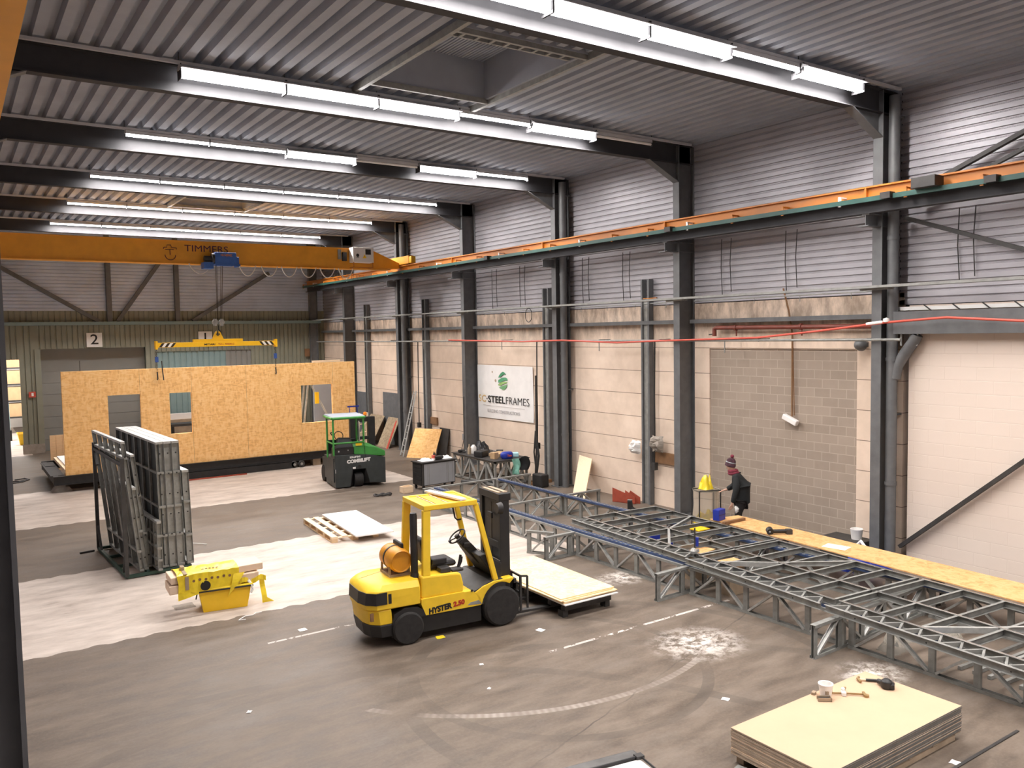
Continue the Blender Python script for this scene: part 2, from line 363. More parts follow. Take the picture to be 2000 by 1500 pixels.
# ================================================================= SETTING
XW, YB, ZR = 15.9, 40.4, 9.45
COLY = [9.56, 15.05, 20.2, 25.65, 30.95, 36.5]         # right-hand column rows (centre of the flange)
def struct(o, label=None, cat=None): return tag(o, label, cat, None, 'structure')
fl = MB().box(-4.2, -4.2, -.2, 18.5, 54, 0).build('floor', M['floor'])
struct(fl, 'worn brown grey concrete floor with pale screed strips across it', 'floor')
wr = struct(empty('wall_right', (XW, 0, 0)), 'long right hand wall of concrete panels, block infill and metal cladding', 'wall')
def wpart(mb, name, m, parent=wr, **k):
    o = mb.build(name, M[m] if isinstance(m, str) else m, **k); o.parent = parent
    o.matrix_parent_inverse = Matrix.Translation(-parent.location); return o
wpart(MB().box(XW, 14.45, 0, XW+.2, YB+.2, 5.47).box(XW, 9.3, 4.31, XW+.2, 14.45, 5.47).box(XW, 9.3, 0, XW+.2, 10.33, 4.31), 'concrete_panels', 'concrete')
wpart(MB().box(XW+.035, 10.33, 0, XW+.2, 14.45, 4.31), 'block_infill', 'blocks')
wpart(MB().box(XW-.12, -4.2, 0, XW+.2, 9.12, 5.2), 'painted_blockwork', 'whiteblocks')
for ya, yb_, zz in ((32.15,33.6,2.26),(35.2,36.7,2.15)): wpart(MB().box(XW-.012, ya, 0, XW+.01, yb_, zz), 'dark_block_patch', 'brickgrey')
def corr_h(y0, y1, z0, z1, pitch=.15, x=XW, dep=.035, axis='x', sgn=1):
    prof = []; z = z0
    while z < z1:
        prof += [(0, z), (0, z+pitch*.62), (dep*.35, z+pitch*.70), (dep*.35, z+pitch*.76), (dep, z+pitch*.84), (dep, z+pitch*.94)]; z += pitch
    mb = MB(); n = len(prof)
    pts = lambda a: [((x+sgn*d, a, zz) if axis == 'x' else (a, x+sgn*d, zz)) for d, zz in prof]
    mb.add(pts(y0)+pts(y1), [(i, i+1, n+i+1, n+i) for i in range(n-1)]); return mb
wpart(corr_h(9.4, YB, 5.45, 9.62), 'cladding', 'clad', recalc=False)
wpart(corr_h(-4.2, 9.4, 5.22, 9.62), 'cladding', 'clad', recalc=False)
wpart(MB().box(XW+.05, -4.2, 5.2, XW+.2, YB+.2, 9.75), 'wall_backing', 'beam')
# ---- other walls
def wall(name, mb, m, label): o = mb.build(name, M[m]); return struct(o, label, 'wall')
wall('wall_left', MB().box(-.75, 6.2, 0, -.55, YB+.2, 9.8).box(-4.4, 6.2, 0, -.75, 6.4, 9.8).box(-4.4, -4.2, 0, -4.2, 6.2, 9.8), 'clad', 'left hand metal wall of the hall')
wall('wall_front', MB().box(-4.4, -4.4, 0, 16.1, -4.2, 9.8), 'clad', 'front end wall of the hall behind the viewpoint')
wb = struct(empty('wall_back', (0, YB, 0)), 'far end wall with olive ribbed cladding below and grey cladding above', 'wall')
def rib_v(x0, x1, z0, z1, y, pitch=.21, dep=.035):
    prof = []; x = x0
    while x < x1-1e-6:
        for a, d in ((0,0),(.72,0),(.80,dep),(.94,dep)):
            if x+a*pitch <= x1: prof.append((x+a*pitch, d))
        x += pitch
    prof.append((x1, 0)); n = len(prof)
    mb = MB(); mb.add([(a, y+d, z0) for a, d in prof]+[(a, y+d, z1) for a, d in prof], [(i, i+1, n+i+1, n+i) for i in range(n-1)]); return mb
D2 = (3.2, 7.38, 4.43); D1 = (7.86, 12.15, 4.2)
for a, b, c, d in ((-.6,1.93,0,5.5),(1.93,2.42,4.02,5.5),(2.42,3.0,.4,5.5),(3.0,D2[1],D2[2],5.5),(D2[1],D1[0],.4,5.5),(D1[0],D1[1],D1[2],5.5),(D1[1],15.9,.4,5.5)):
    wpart(rib_v(a, b, c, d, YB), 'olive_cladding', 'olive', wb, recalc=False)
wpart(rib_v(-.6, 15.9, 5.5, 6.06, YB-.05), 'olive_cladding', 'olive', wb, recalc=False)
wpart(corr_h(-.6, 15.9, 6.06, 9.62, .15, YB, .035, 'y'), 'grey_cladding', 'cladback', wb, recalc=False)
wpart(MB().box(2.38,YB-.06,0,3.2,YB+.1,.4).box(D2[1],YB-.06,0,D1[0],YB+.1,.4).box(D1[1],YB-.06,0,15.9,YB+.1,.4), 'concrete_plinth', 'clay', wb)
wpart(MB().box(-.7,YB+.12,4.45,16,YB+.2,9.8).box(D1[1],YB+.12,0,16,YB+.2,4.45).box(2.42,YB+.12,0,3.2,YB+.2,4.45).box(-.7,YB+.12,0,1.93,YB+.2,4.45).box(D2[1],YB+.12,0,D1[0],YB+.2,4.45), 'wall_backing', 'olive', wb)
wpart(MB().box(-.6,YB-.42,5.44,15.6,YB-.05,5.58), 'ledge_beam', 'teal', wb)
wpart(MB().bar((1.2,YB-.15,8.3),(5.5,YB-.15,5.6),.16,.16).bar((8.2,YB-.15,8.4),(6.25,YB-.15,5.6),.16,.16).bar((13.1,YB-.15,7.9),(9.45,YB-.15,5.6),.16,.16), 'diagonal_brace', 'column', wb)
for px in (5.93, 8.78): wpart(MB().extr(ISEC(.2,.2), (px,YB-.2,5.58), (px,YB-.2,9.5), (0,1,0)), 'wall_post', 'column', wb)
d2 = struct(empty('door_2', (5.3, YB, 0)), 'grey roller door numbered 2 in the far wall', 'door')
mb = MB()
for k in range(9): mb.box(D2[0],YB+.42,.02+k*.49,D2[1],YB+.48,.02+k*.49+.475)
mb.box(D2[0],YB+.43,0,D2[1],YB+.47,D2[2]+.1); wpart(mb, 'door_curtain', 'doorgrey', d2); wpart(MB().box(D2[0]-.22,YB-.06,0.4,D2[0],YB+.12,D2[2]), 'door_frame', 'olive', d2)
wpart(MB().box(D2[0],YB+.02,D2[2],D2[1],YB+.5,D2[2]+.1), 'door_lintel', 'olive', d2); wpart(MB().box(D2[0]-.05,YB+.1,0,D2[0],YB+.5,D2[2]), 'door_reveal', 'olive', d2); wpart(MB().box(D2[1],YB+.1,0,D2[1]+.05,YB+.5,D2[2]), 'door_reveal', 'olive', d2)
d1 = struct(empty('door_1', (9.9, YB, 0)), 'pale teal ribbed door numbered 1 in the far wall', 'door')
wpart(rib_v(D1[0], 10.95, 0, D1[2], YB+.05, .26, .03), 'teal_leaf', 'teal', d1, recalc=False)
wpart(rib_v(10.95, D1[1], 0, D1[2], YB+.05, .26, .03), 'grey_leaf', 'doorgrey', d1, recalc=False)
# ---- room beyond the open doorway
struct(MB().box(-2,53.5,0,7.9,53.7,6).box(-2,YB+.6,5.8,7.9,53.7,6).box(7.8,YB+.6,0,8.0,53.7,6).box(-2.2,YB+.3,0,-2,53.7,6).build('wall_store', M['white']), 'pale store room walls seen through the open doorway', 'wall')
pr = thing('pallet_rack', 'tall pallet rack seen through the open doorway in the far wall', 'rack', (2.7,50,0))
for x in (-.5,.5): MB().box(x-.05,-.4,0,x+.05,.4,4.6).build('upright', M['blue'], pr)
for z in (.9,1.75,2.6,3.45): MB().box(-.5,-.42,z-.08,.5,.42,z).build('shelf_beam', M['dark'], pr)
cb = None
for i, z in enumerate((.9,1.75,2.6,3.45)):
    o = MB().box(-.42,-.35,0,.42,.35,.68).build('cardboard_box', M['card']); o.location = (2.7,50,z)
    tag(o, 'brown cardboard box on the %s shelf of the rack past the doorway' % ('lowest','second lowest','second highest','top')[i], 'box', 'boxes on the rack past the doorway')
tb = MB(); tb.lathe([(.0,0),(.36,0),(.46,.42),(.50,.42),(.50,.46),(.44,.46),(.34,.03),(0,.03)], 4)
o = tb.build('storage_bin', M['plasticyellow'], bevel=.02); o.location = (2.75,44.3,0); o.rotation_euler = (0,0,R(45)); o.scale = (1,1,1.2); tag(o, 'small yellow bin on the floor beyond the open doorway', 'bin')
o = MB().box(-.25,-.2,0,.25,.2,1.3).build('parcel_stack', M['lightblue'], bevel=.02); o.location = (2.0,46.5,.5); tag(o, 'pale lilac wrapped load beyond the open doorway', 'load')
MB().box(-.3,-.25,0,.3,.25,.5).build('trolley', M['black']).location = (2.0,46.5,0); tag(bpy.data.objects['trolley'], 'low black trolley under the pale load past the doorway', 'trolley')
sl = thing('store_light', 'bright strip light in the store room past the doorway', 'light', (2.2,46,5.6)); MB().box(-1.5,-.2,-.08,1.5,.2,0).build('glow_box', M['lit'], sl); MB().box(-1.55,-.22,0,1.55,.22,.19).build('housing', M['lampbody'], sl)

# ---- roof deck, hatches, beams, columns
HX = (6.62, 9.02); H1 = (10.95, 14.05); H2 = (28.4, 30.4)
def deck(mb, x0, x1, y0, y1, pitch=.31):
    k0 = math.floor((x0+4.3)/pitch); prof = []; k = k0
    while -4.3+k*pitch < x1:
        for a, z in ((0,0),(.50,0),(.60,.115),(.90,.115)):
            xx = -4.3+k*pitch+a*pitch
            if x0-1e-6 <= xx <= x1+1e-6: prof.append((xx, ZR+z))
        k += 1
    n = len(prof); mb.add([(x,y0,z) for x,z in prof]+[(x,y1,z) for x,z in prof], [(i,i+1,n+i+1,n+i) for i in range(n-1)])
mb = MB()
deck(mb, -4.3, XW+.1, -4.3, H1[0]); deck(mb, -4.3, HX[0], H1[0], H1[1]); deck(mb, HX[1], XW+.1, H1[0], H1[1]); deck(mb, -4.3, XW+.1, H1[1], H2[0])
deck(mb, -4.3, HX[0], H2[0], H2[1]); deck(mb, HX[1], XW+.1, H2[0], H2[1]); deck(mb, -4.3, XW+.1, H2[1], YB+.2)
struct(mb.build('ceiling', M['deck'], recalc=False), 'grey trapezoidal steel roof deck', 'ceiling')
mb = MB()
for a in (H1, H2):
    x0, x1 = HX; y0, y1 = a; z = ZR
    mb.box(x0-.06,y0,z-.02,x0,y1,z+.75).box(x1,y0,z-.02,x1+.06,y1,z+.75).box(x0,y0-.05,z-.02,x1,y0,z+.75).box(x0,y1,z-.02,x1,y1+.05,z+.75)
    sk = thing('roof_hatch', 'recessed square rooflight %s' % ('in the nearer roof bay between bright lamp rows' if a is H1 else 'far back in the roof, small and dark'), 'rooflight', ((x0+x1)/2,(y0+y1)/2,z), kind='structure')
    k = MB().box(-1.26,-(y1-y0)/2-.05,-.03,-1.2,(y1-y0)/2+.05,.75).box(1.2,-(y1-y0)/2-.05,-.03,1.26,(y1-y0)/2+.05,.75).box(-1.2,-(y1-y0)/2-.05,-.03,1.2,-(y1-y0)/2,.75).box(-1.2,(y1-y0)/2,-.03,1.2,(y1-y0)/2+.05,.75)
    k.build('curb', M['deck'], sk)
    mm = MB()
    prof = []
    for i in range(32): prof += [(-1.2+i*.075, .70),(-1.2+i*.075+.04,.70),(-1.2+i*.075+.055,.72),(-1.2+i*.075+.07,.72)]
    n = len(prof); h = (y1-y0)/2; mm.add([(x,-h,zz) for x,zz in prof]+[(x,h,zz) for x,zz in prof], [(i,i+1,n+i+1,n+i) for i in range(n-1)])
    mm.build('rooflight_panel', M['deck'], sk, recalc=False)
    tr = MB().bar((-1.3,-h-1.2,-.06),(-1.3,h+.75,-.06),.08,.12).bar((1.3,-h-1.2,-.06),(1.3,h+.75,-.06),.08,.12).bar((-1.3,-h,-.06),(1.3,-h,-.06),.06,.1).bar((-1.3,h,-.06),(1.3,h,-.06),.06,.1)
    tr.bar((-1.2,-h+.38,.0),(1.2,-h+.38,.0),.04,.06)
    for i in range(8): tr.bar((-1.0+i*.28,-h,-.02),(-1.0+i*.28,-h+.38,-.02),.05,.03)
    tr.build('trimmer_frame', M['galvd'], sk)
def ibeam(mb, p0, p1, w, h, up=(0,0,1), tf=.02, tw=.014): return mb.extr(ISEC(w,h,tf,tw), p0, p1, up)
ORD = ['nearest','second nearest','third nearest','fourth nearest','fifth nearest','farthest']
ORDL = ['closest','second','third','fourth','fifth','last']
XF = 15.35
for i, y in enumerate([-1.4, 4.05]+COLY):
    nm = 'out of frame' if i < 2 else ORD[i-2]
    rb = thing('roof_beam', 'dark steel roof beam, %s of those crossing under the roof deck' % nm if i > 1 else 'dark steel roof beam above the viewpoint', 'beam', (0,y,0), kind='structure')
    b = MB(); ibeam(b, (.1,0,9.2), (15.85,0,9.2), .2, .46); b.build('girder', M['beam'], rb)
    b = MB().poly([(14.35,-.007,8.99),(15.42,-.007,8.5),(15.42,-.007,8.99)], (0,.014,0)).bar((14.35,0,8.98),(15.40,0,8.49),.2,.02,(0,0,1)); b.build('haunch', M['column'], rb)
    b = MB().poly([(1.2,-.007,8.99),(.15,-.007,8.5),(.15,-.007,8.99)], (0,.014,0)).bar((1.2,0,8.98),(.16,0,8.49),.2,.02,(0,0,1)); b.build('haunch', M['column'], rb)
def column(y, side, label):
    s = 1 if side == 'r' else -1
    xi = XF if side == 'r' else .19
    c = thing('steel_column', label, 'column', (xi+s*.275, y, 0), kind='structure')
    b = MB(); ibeam(b, (0,0,.02), (0,0,9.42), .21, .55, (1,0,0)); b.build('shaft', M['column'], c)
    MB().box(-.33,-.18,0,.33,.18,.025).build('base_plate', M['column'], c)
    b = MB(); ibeam(b, (-s*.27,0,6.88), (-s*.68,0,6.88), .16, .24); b.box(-s*.68-.1,-.12,6.745,-s*.68+.1,.12,6.765); b.build('crane_bracket', M['column'], c)
    b = MB()
    for z in (6.99, 6.77): b.box(-.262,-.1,z,.262,.1,z+.015)
    b.build('stiffener', M['column'], c)
    return c
for i, y in enumerate(COLY): column(y, 'r', 'dark grey steel column against the right wall, %s along the wall' % ORD[i])
column(4.05, 'r', 'dark grey steel column on the right wall, just out of frame')
column(4.05, 'l', 'dark steel column rising at the left edge of the picture')
b = MB(); ibeam(b, (0,0,0), (0,0,9.42), .2, .4, (1,0,0)); o = b.build('corner_column', M['column']); o.location = (15.3, YB-.15, 0); struct(o, 'dark steel column in the far right corner of the hall', 'column')
b = MB(); ibeam(b, (0,0,0), (0,0,9.42), .21, .55, (1,0,0)); o = b.build('steel_column', M['column']); o.location = (.19-.275, 9.56, 0); struct(o, 'left row steel column behind the one at the picture edge', 'column')

# downpipes, wall posts with slots, purlin rails, trays
for i, (y, lab) in enumerate(((COLY[0],'nearest'),(COLY[2],'third'),(COLY[4],'fifth'))):
    dp = thing('downpipe', 'grey round downpipe beside the %s right wall column' % ('nearest' if i == 0 else 'third nearest' if i == 1 else 'fifth nearest'), 'pipe', (15.55, y-.22, 0))
    MB().cyl((0,0,0),(0,0,9.3),.105,n=18).build('pipe', M['column'], dp, smooth=40)
    for z in (1.6,4.1,6.5): MB().cyl((0,0,z),(0,0,z+.07),.118,n=18).build('pipe_clip', M['column'], dp, smooth=40)
    MB().box(.0,-.02,8.9,.33,.02,8.94).box(.0,-.02,3.0,.33,.02,3.03).build('wall_bracket', M['column'], dp)
db = thing('duct_elbow', 'grey bent duct branch leaning from the nearest column to the white wall', 'duct', (15.62, 9.05, 4.2))
MB().tube([(-.05,.24,-.45),(-.03,.2,-.2),(-.02,.05,.05),(-.02,-.12,.28),(-.02,-.2,.42)], .11, 14).build('elbow', M['column'], db, smooth=50)
MB().tube([(-.04,-.2,.2),(-.04,-.22,.7)], .018).tube([(-.04,.12,.2),(-.04,.12,.7)], .018).build('hanger', M['galv'], db)
ynm = ['nearest','second nearest','third nearest','farthest']
for i, y in enumerate((16.6, 21.15, 29.3, 34.9)):
    p = thing('slotted_post', 'grey slotted double channel post on the right wall, %s of four' % ynm[i], 'post', (15.8, y, 0), kind=None)
    for s in (-1, 1):
        b = MB(); b.extr(CSEC(.06,.16,.006), (0,s*.13,0), (0,s*.13,6.18), (1,0,0)); b.build('channel', M['column'], p)
    b = MB().box(-.03,-.10,0,-.02,.10,5.6)
    for k in range(22): b.box(-.036,-.085,.3+k*.24,-.03,.085,.36+k*.24)
    b.build('slotted_web', M['galvd'], p)
ys = [9.4]+COLY[1:]+[YB]
for i in range(len(ys)-1):
    a = ys[i]+(.12 if i else .4); c = ys[i+1]-.12
    o = MB().extr(CSEC(.10,.16,.01), (0,a,0), (0,c,0), (1,0,0)).build('wall_rail', M['column']); o.location = (15.78,0,5.0)
    tag(o, 'dark horizontal steel rail across the right wall panels in bay %s from the front' % ('one','two','three','four','five','six')[i], 'rail', 'horizontal rails on the concrete panels')
ct = thing('cable_tray', 'long galvanised cable tray running the length of the right wall', 'tray', (15.22,0,5.58))
MB().extr(CSEC(.05,.22,.005), (0,-1,0), (0,40,0), (1,0,0)).build('tray', M['galvd'], ct)
b = MB()
for y in [4.05]+COLY: b.box(.1,y-.35,-.06,.16,y+.35,-.02).bar((.0,y-.3,-.04),(.13,y-.3,-.04),.05,.03)
b.build('tray_bracket', M['galvd'], ct)
b = MB()
for i in range(len(COLY)-1):
    y0, y1 = COLY[i]+.2, COLY[i+1]-.2
    b.tube([(.55,y0,-.06),(.55,y1,-.06)], .016, 6)
    for k in range(4): y = y0+(y1-y0)*(k+.5)/4; b.tube([(.55,y,-.06),(.55,y,-.2)], .01, 5)
b.build('conduit', M['galvd'], ct)
tie = thing('tie_beam', 'deep grey horizontal steel beam over the white painted wall', 'beam', (15.55,0,0))
b = MB(); b.extr(CSEC(.16,.44,.012), (0,-3,4.86), (0,9.4,4.86), (0,0,1)); b.build('channel', M['column'], tie)
MB().box(.10,-3,5.10,.2,9.3,5.17).build('painted_slit_glow', M['white'], tie)  # white colour stands in for light showing through a window slit
b = MB()
for k in range(9): b.bar((.09,8.6-k*.55,5.08),(.09,8.75-k*.55,5.2),.02,.02)
b.build('lattice', M['dark'], tie)
def brace(p0, p1, w, lab): 
    o = MB().bar(p0, p1, w, w*.7).build('wall_brace', M['dark']); tag(o, lab, 'brace')
brace((15.68,9.2,.35),(15.68,3.9,5.0),.10,'diagonal steel brace rising right across the white painted wall')
brace((15.7,9.18,6.92),(15.7,3.9,4.95),.11,'diagonal steel brace falling right below the orange crane rail')
brace((15.7,9.15,7.33),(15.7,3.9,9.35),.11,'upper of two diagonal braces above the orange crane rail')
brace((15.72,8.9,7.15),(15.72,3.9,9.05),.09,'lower of two diagonal braces above the orange crane rail')

# ---- crane runways
def runway(x, s, label, y0, y1):
    t = thing('crane_rail', label, 'crane rail', (x,0,0))
    b = MB(); ibeam(b, (0,y0,7.13), (0,y1,7.13), .2, .26, (0,0,1)); b.build('runway_beam', M['beam'], t)
    b = MB(); ibeam(b, (-s*.0,y0,7.39), (0,y1,7.39), .16, .26, (0,0,1), .03, .03); b.build('rail', M['orange'], t)
    b = MB().box(-s*.22-.03,y0,7.2,-s*.22+.03,y1,7.29); b.build('conductor_bar', M['railgreen'], t)
    y = y0+.7; k = 0
    while y < y1:
        MB().box(-s*.22-.012,y-.03,7.18,-s*.22+.012,y+.03,7.36).bar((-s*.02,y+.0,7.36),(-s*.24,y,7.36),.05,.03).build('bar_hanger', M['orange'] if k % 3 else M['white'], t); y += 1.37; k += 1
    b = MB()
    for yy in [4.05]+COLY: b.box(-.09,yy-.02,7.27,.09,yy+.02,7.5)
    b.build('rail_stiffener', M['orange'], t)
    return t
rr = runway(15.02, 1, 'long orange crane rail carried along the right wall columns', -3.0, 40.2)
MB().box(-.42,8.0,7.28,-.12,8.45,7.48).build('feed_box', M['dark'], rr, bevel=.01)
for y in (7.0,8.9,14.6,22.9): MB().box(-.34,y,7.2,-.16,y+.2,7.32).build('bar_joint', M['dark'], rr)
lr = thing('crane_rail', 'deep orange crane rail girder crossing the upper left corner overhead', 'crane rail', (.3,0,0))
MB().box(-.30,-3,7.06,.245,40.2,7.10).box(-.05,-3,7.10,.0,40.2,7.42).box(-.20,-3,7.42,.2,40.2,7.45).box(.20,-3,7.10,.21,40.2,7.16).build('girder', M['girder'], lr)
MB().box(-.06,-3,7.45,.04,40.2,7.52).build('rail', M['orange'], lr)

# ---- strip lights
LY = [-1.7, 3.75]+[y-.33 for y in COLY]
LIT = ['BBBBBB','BBBBBB','BBBBTB','BBBTBo','TTBoBT','TTTTTT','TTTTTT','TTTTTT']
rown = ['behind the viewpoint','above the viewpoint','at the nearest roof beam','at the second roof beam','at the third roof beam','at the fourth roof beam','at the fifth roof beam','at the farthest roof beam']
LH = MB().poly([(-.9,-.2,.0),(-.9,-.2,.015),(-.9,-.06,.09),(-.9,.06,.09),(-.9,.16,.03),(-.9,.16,.015),(-.9,-.1,.015)],(1.8,0,0)).box(-.9,-.075,.0,-.88,.075,.09).box(.88,-.075,.0,.9,.075,.09)  # hood widened to keep lamp light off the roof deck and upper walls
protos = {}
def lamp_box(hw, z1, z0, L, m, nm):
    o = MB().box(-.875,-hw,z0,.875,hw,z1).build(nm, m, L); o.data.materials.append(M['litside'])
    for p in o.data.polygons: p.material_index = 0 if p.normal.z < -.5 else 1  # sides dimmed so upper walls, deck and beams catch less light
for i, y in enumerate(LY):
    tr = thing('lighting_track', 'thin white lighting track %s' % rown[i], 'track', (0,y,9.27), group='lighting tracks under the roof')
    MB().box(1.0,-.03,.10,15.55,.03,.15).build('track', M['lampbody'], tr)
    for k in range(7): MB().tube([(3.4+k*1.8,0,.14),(3.4+k*1.8,0,.30)], .008, 5).build('hanger', M['dark'], tr)
    for k in range(6):
        kd = LIT[i][k]
        pos = ('first','second','third','fourth','fifth','sixth')[k]
        lab = '%s strip light, %s from left %s' % ({'B':'brightly glowing','T':'slim glowing','o':'unlit grey'}[kd], pos, rown[i])
        loc = (3.4+.9+1.8*k, y, 9.27)
        if kd not in protos:
            L = thing('strip_light', lab, 'light', loc, group='fluorescent strip lights under the roof')
            for sx in (-.895,.885): MB().box(sx,-.11 if kd == 'B' else -.05,-.15 if kd == 'B' else -.07,sx+.01,.15 if kd == 'B' else .05,.09).build('end_shield', M['beam'], L)  # dark end plates added to block lamp light towards the side wall
            if kd == 'B': LH.build('housing', M['lampbody'], L)
            else: MB().box(-.9,-.045,.015,.9,.045,.09).build('housing', M['lampbody'], L)
            if kd == 'B': lamp_box(.075, .02, -.105, L, M['lit'], 'glow_box')  # box deeper than a tube, its shape imitating bloom round the lamp
            elif kd == 'T': lamp_box(.036, .015, -.03, L, M['litthin'], 'tube')
            else: MB().cyl((-.875,0,-.015),(.875,0,-.015),.03,n=10).build('tube', M['white'], L)
            protos[kd] = L
        else: copy_tree(protos[kd], lab, loc)
# ================================================================= OVERHEAD CRANE
GY = 29.9
cr = thing('overhead_crane', 'orange overhead travelling crane girder spanning the hall below the roof', 'crane', (0,GY,0))
b = MB(); b.poly([(.4,-.19,7.36),(13.7,-.19,7.36),(14.9,-.19,7.40),(14.9,-.19,7.62),(13.7,-.19,8.10),(1.4,-.19,8.10),(.4,-.19,7.7)], (0,.38,0))
b.box(.5,-.25,7.33,14.5,.25,7.36).box(1.4,-.23,8.10,13.7,.23,8.12); b.build('girder', M['girder'], cr)
for x in (15.02,.44):
    b = MB().box(x-.11,-1.0,7.55,x+.11,1.1,7.86); b.build('end_carriage', M['girder'], cr, bevel=.01)
    for yy in (-.75,.85): MB().cyl((x-.05,yy,7.60),(x+.05,yy,7.60),.085,n=16).build('wheel', M['dark'], cr)
    MB().box(x-.10,-1.2,7.56,x+.10,-1.0,7.82).build('buffer', M['spread'], cr, bevel=.02)
tt = text('lettering', 'TIMMERS', .30, (7.53,-.195,7.87), (1,0,.0), (0,0,1), M['txtmaroon'], cr, bold=0, fit=(1.46,.22))
lg = MB().tube([(6.12,-.2,7.82),(6.14,-.2,7.87),(6.23,-.2,7.87),(6.24,-.2,7.95),(6.36,-.2,7.95),(6.38,-.2,7.87),(6.54,-.2,7.86),(6.54,-.2,7.81)], .012, 5).tube([(6.18,-.2,7.80),(6.45,-.2,7.80)], .011, 5).tube([(6.33,-.2,7.80),(6.33,-.2,7.62)], .012, 5)
lg.tube([(6.335+.17*math.cos(a),-.2,7.62+.17*math.sin(a)) for a in [R(180+k*15) for k in range(13)]], .013, 5); lg.build('emblem', M['txtmaroon'], cr)
cab = MB().box(12.78,-.62,7.56,13.62,-.24,8.13).build('control_cabinet', M['white'], cr, bevel=.012)
MB().box(13.28,-.632,7.86,13.5,-.62,8.06).build('switch_plate', M['txtblack'], cab)
MB().box(12.88,-.63,7.72,13.03,-.62,7.9).build('round_sign_plate', M['paper'], cab)
MB().lathe([(.045,0),(.06,0),(.06,.004),(.045,.004)], 18, (12.955,-.632,7.82), (0,-1,0)).box(12.9,-.634,7.73,13.01,-.63,7.745).build('round_sign', M['txtblack'], cab)
MB().poly([(13.16,-.622,7.72),(13.32,-.622,7.72),(13.24,-.622,7.87)], (0,-.006,0)).build('warning_triangle', M['plasticyellow'], cab)
MB().box(13.235,-.634,7.76,13.245,-.628,7.82).build('warning_mark', M['txtblack'], cab)
b = MB().bar((12.8,-.6,7.56),(12.8,-.6,7.36),.03,.03).bar((13.58,-.6,7.56),(13.58,-.6,7.36),.03,.03).bar((12.8,-.6,7.37),(13.58,-.6,7.37),.03,.03).bar((12.8,-.25,7.37),(12.8,-.6,7.37),.03,.03).bar((13.58,-.25,7.37),(13.58,-.6,7.37),.03,.03); b.build('cabinet_cradle', M['orange'], cr)
MB().box(12.5,-.3,7.62,12.66,-.2,7.95).build('limit_switch', M['dark'], cr)
MB().box(12.33,-.26,7.68,12.45,-.2,8.05).build('junction_plate', M['galvd'], cr)
b = MB()
for k in range(6):
    x0 = 8.65+k*.73 if k else 8.6; wd = .58
    b.tube([(x0+wd*t, -.3+.02*math.sin(t*6), 7.33-.36*math.sin(math.pi*t)**.75) for t in [i/12 for i in range(13)]], .018, 6)
b.tube([(6.9+.75*t, -.3, 7.34-.34*math.sin(math.pi*t)**.75) for t in [i/12 for i in range(13)]], .018, 6)
b.build('festoon_cable', M['cable'], cr)
b = MB()
for k in range(6): b.tube([(12.05+.19*k+.1*t, -.3, 7.33-.42*math.sin(math.pi*(.15+.7*t))) for t in [i/8 for i in range(9)]], .008, 5)
b.build('festoon_cable', M['galvd'], cr)
HX0 = 7.72; HY = 29.2
ho = thing('crane_hoist', 'blue electric hoist riding on the orange crane girder', 'hoist', (HX0, HY+.1, 0))
b = MB().box(-.06,-.16,7.32,.66,.24,7.72).box(.66,-.12,7.24,.76,.2,7.58); hb = b.build('hoist_body', M['hoist'], ho, bevel=.02)
text('lettering', 'HH-EINZ', .1, (.32,-.165,7.62), (1,0,0), (0,0,1), M['orange'], hb, bold=.003)
b = MB().box(-.06,-.17,7.26,.78,-.16,7.33)
for k in range(9): b.cyl((.0+k*.09,-.172,7.285),(.0+k*.09,-.18,7.285),.014,n=6)
b.build('bolt_plate', M['hoist'], ho)
MB().cyl((-.14,.0,7.52),(-.06,.0,7.52),.17,n=20).cyl((-.38,.03,7.50),(-.14,.03,7.50),.10,n=18).build('gear_motor', M['dark'], ho, smooth=40)
MB().box(-.42,-.1,7.16,-.1,.3,7.38).box(-.38,.28,7.3,.7,.55,7.36).build('trolley_frame', M['hoist'], ho, bevel=.01)
b = MB()
for x, z in ((-.04,5.42),(.0,5.42),(.14,5.42),(.2,5.42)): b.tube([(x,-.08,7.3),(x*.6-.02,-.08,z)], .009, 5)
b.build('wire_rope', M['dark'], ho)
b = MB()
for s in (-1,1): b.cyl((s*.11-.02,-.16,5.33),(s*.11-.02,.0,5.33),.09,n=18).box(s*.11-.06,-.18,5.2,s*.11+.02,.02,5.44)
hk = b.build('hook_block', M['galv'], ho, bevel=.008)
MB().tube([(-.02,-.08,5.22),(-.02,-.08,5.08),(.03,-.08,5.03),(.05,-.08,4.97),(.01,-.08,4.92),(-.05,-.08,4.93),(-.07,-.08,4.98)], .02, 8).build('hook', M['dark'], hk)
sp = thing('lifting_beam', 'yellow lifting spreader beam hanging from the crane hook', 'lifting beam', (7.66,HY,0))
b = MB().box(-2.0,-.09,4.50,2.0,.09,4.66); sb = b.build('beam', M['spread'], sp, bevel=.006)
MB().box(-.83,-.07,4.66,.83,.07,4.755).build('top_plate', M['spread'], sp)
b = MB().poly([(-.2,-.02,4.755),(.19,-.02,4.755),(.08,-.02,5.0),(.03,-.02,5.03),(.03,-.02,4.86),(-.03,-.02,4.86),(-.03,-.02,5.03),(-.08,-.02,5.0)], (0,.04,0)); b.build('lifting_lug', M['spread'], sp)
MB().cyl((-.06,-.05,4.92),(.06,-.05,4.92),.02).build('lug_pin', M['dark'], sp)
for s in (-1,1): MB().box(s*2.0-.035,-.11,4.44,s*2.0+.035,.11,4.72).build('end_plate', M['spread'], sp)
for s in (-1,1):
    for k in range(5):
        x = s*(1.93-k*.09); d = -.1*s
        MB().poly([(x,-.092,4.515),(x-s*.08,-.092,4.515),(x-s*.08+d,-.092,4.645),(x+d,-.092,4.645)], (0,-.003,0)).build('hazard_stripe', M['txtblack'] if k % 2 == 0 else M['paper'], sp)
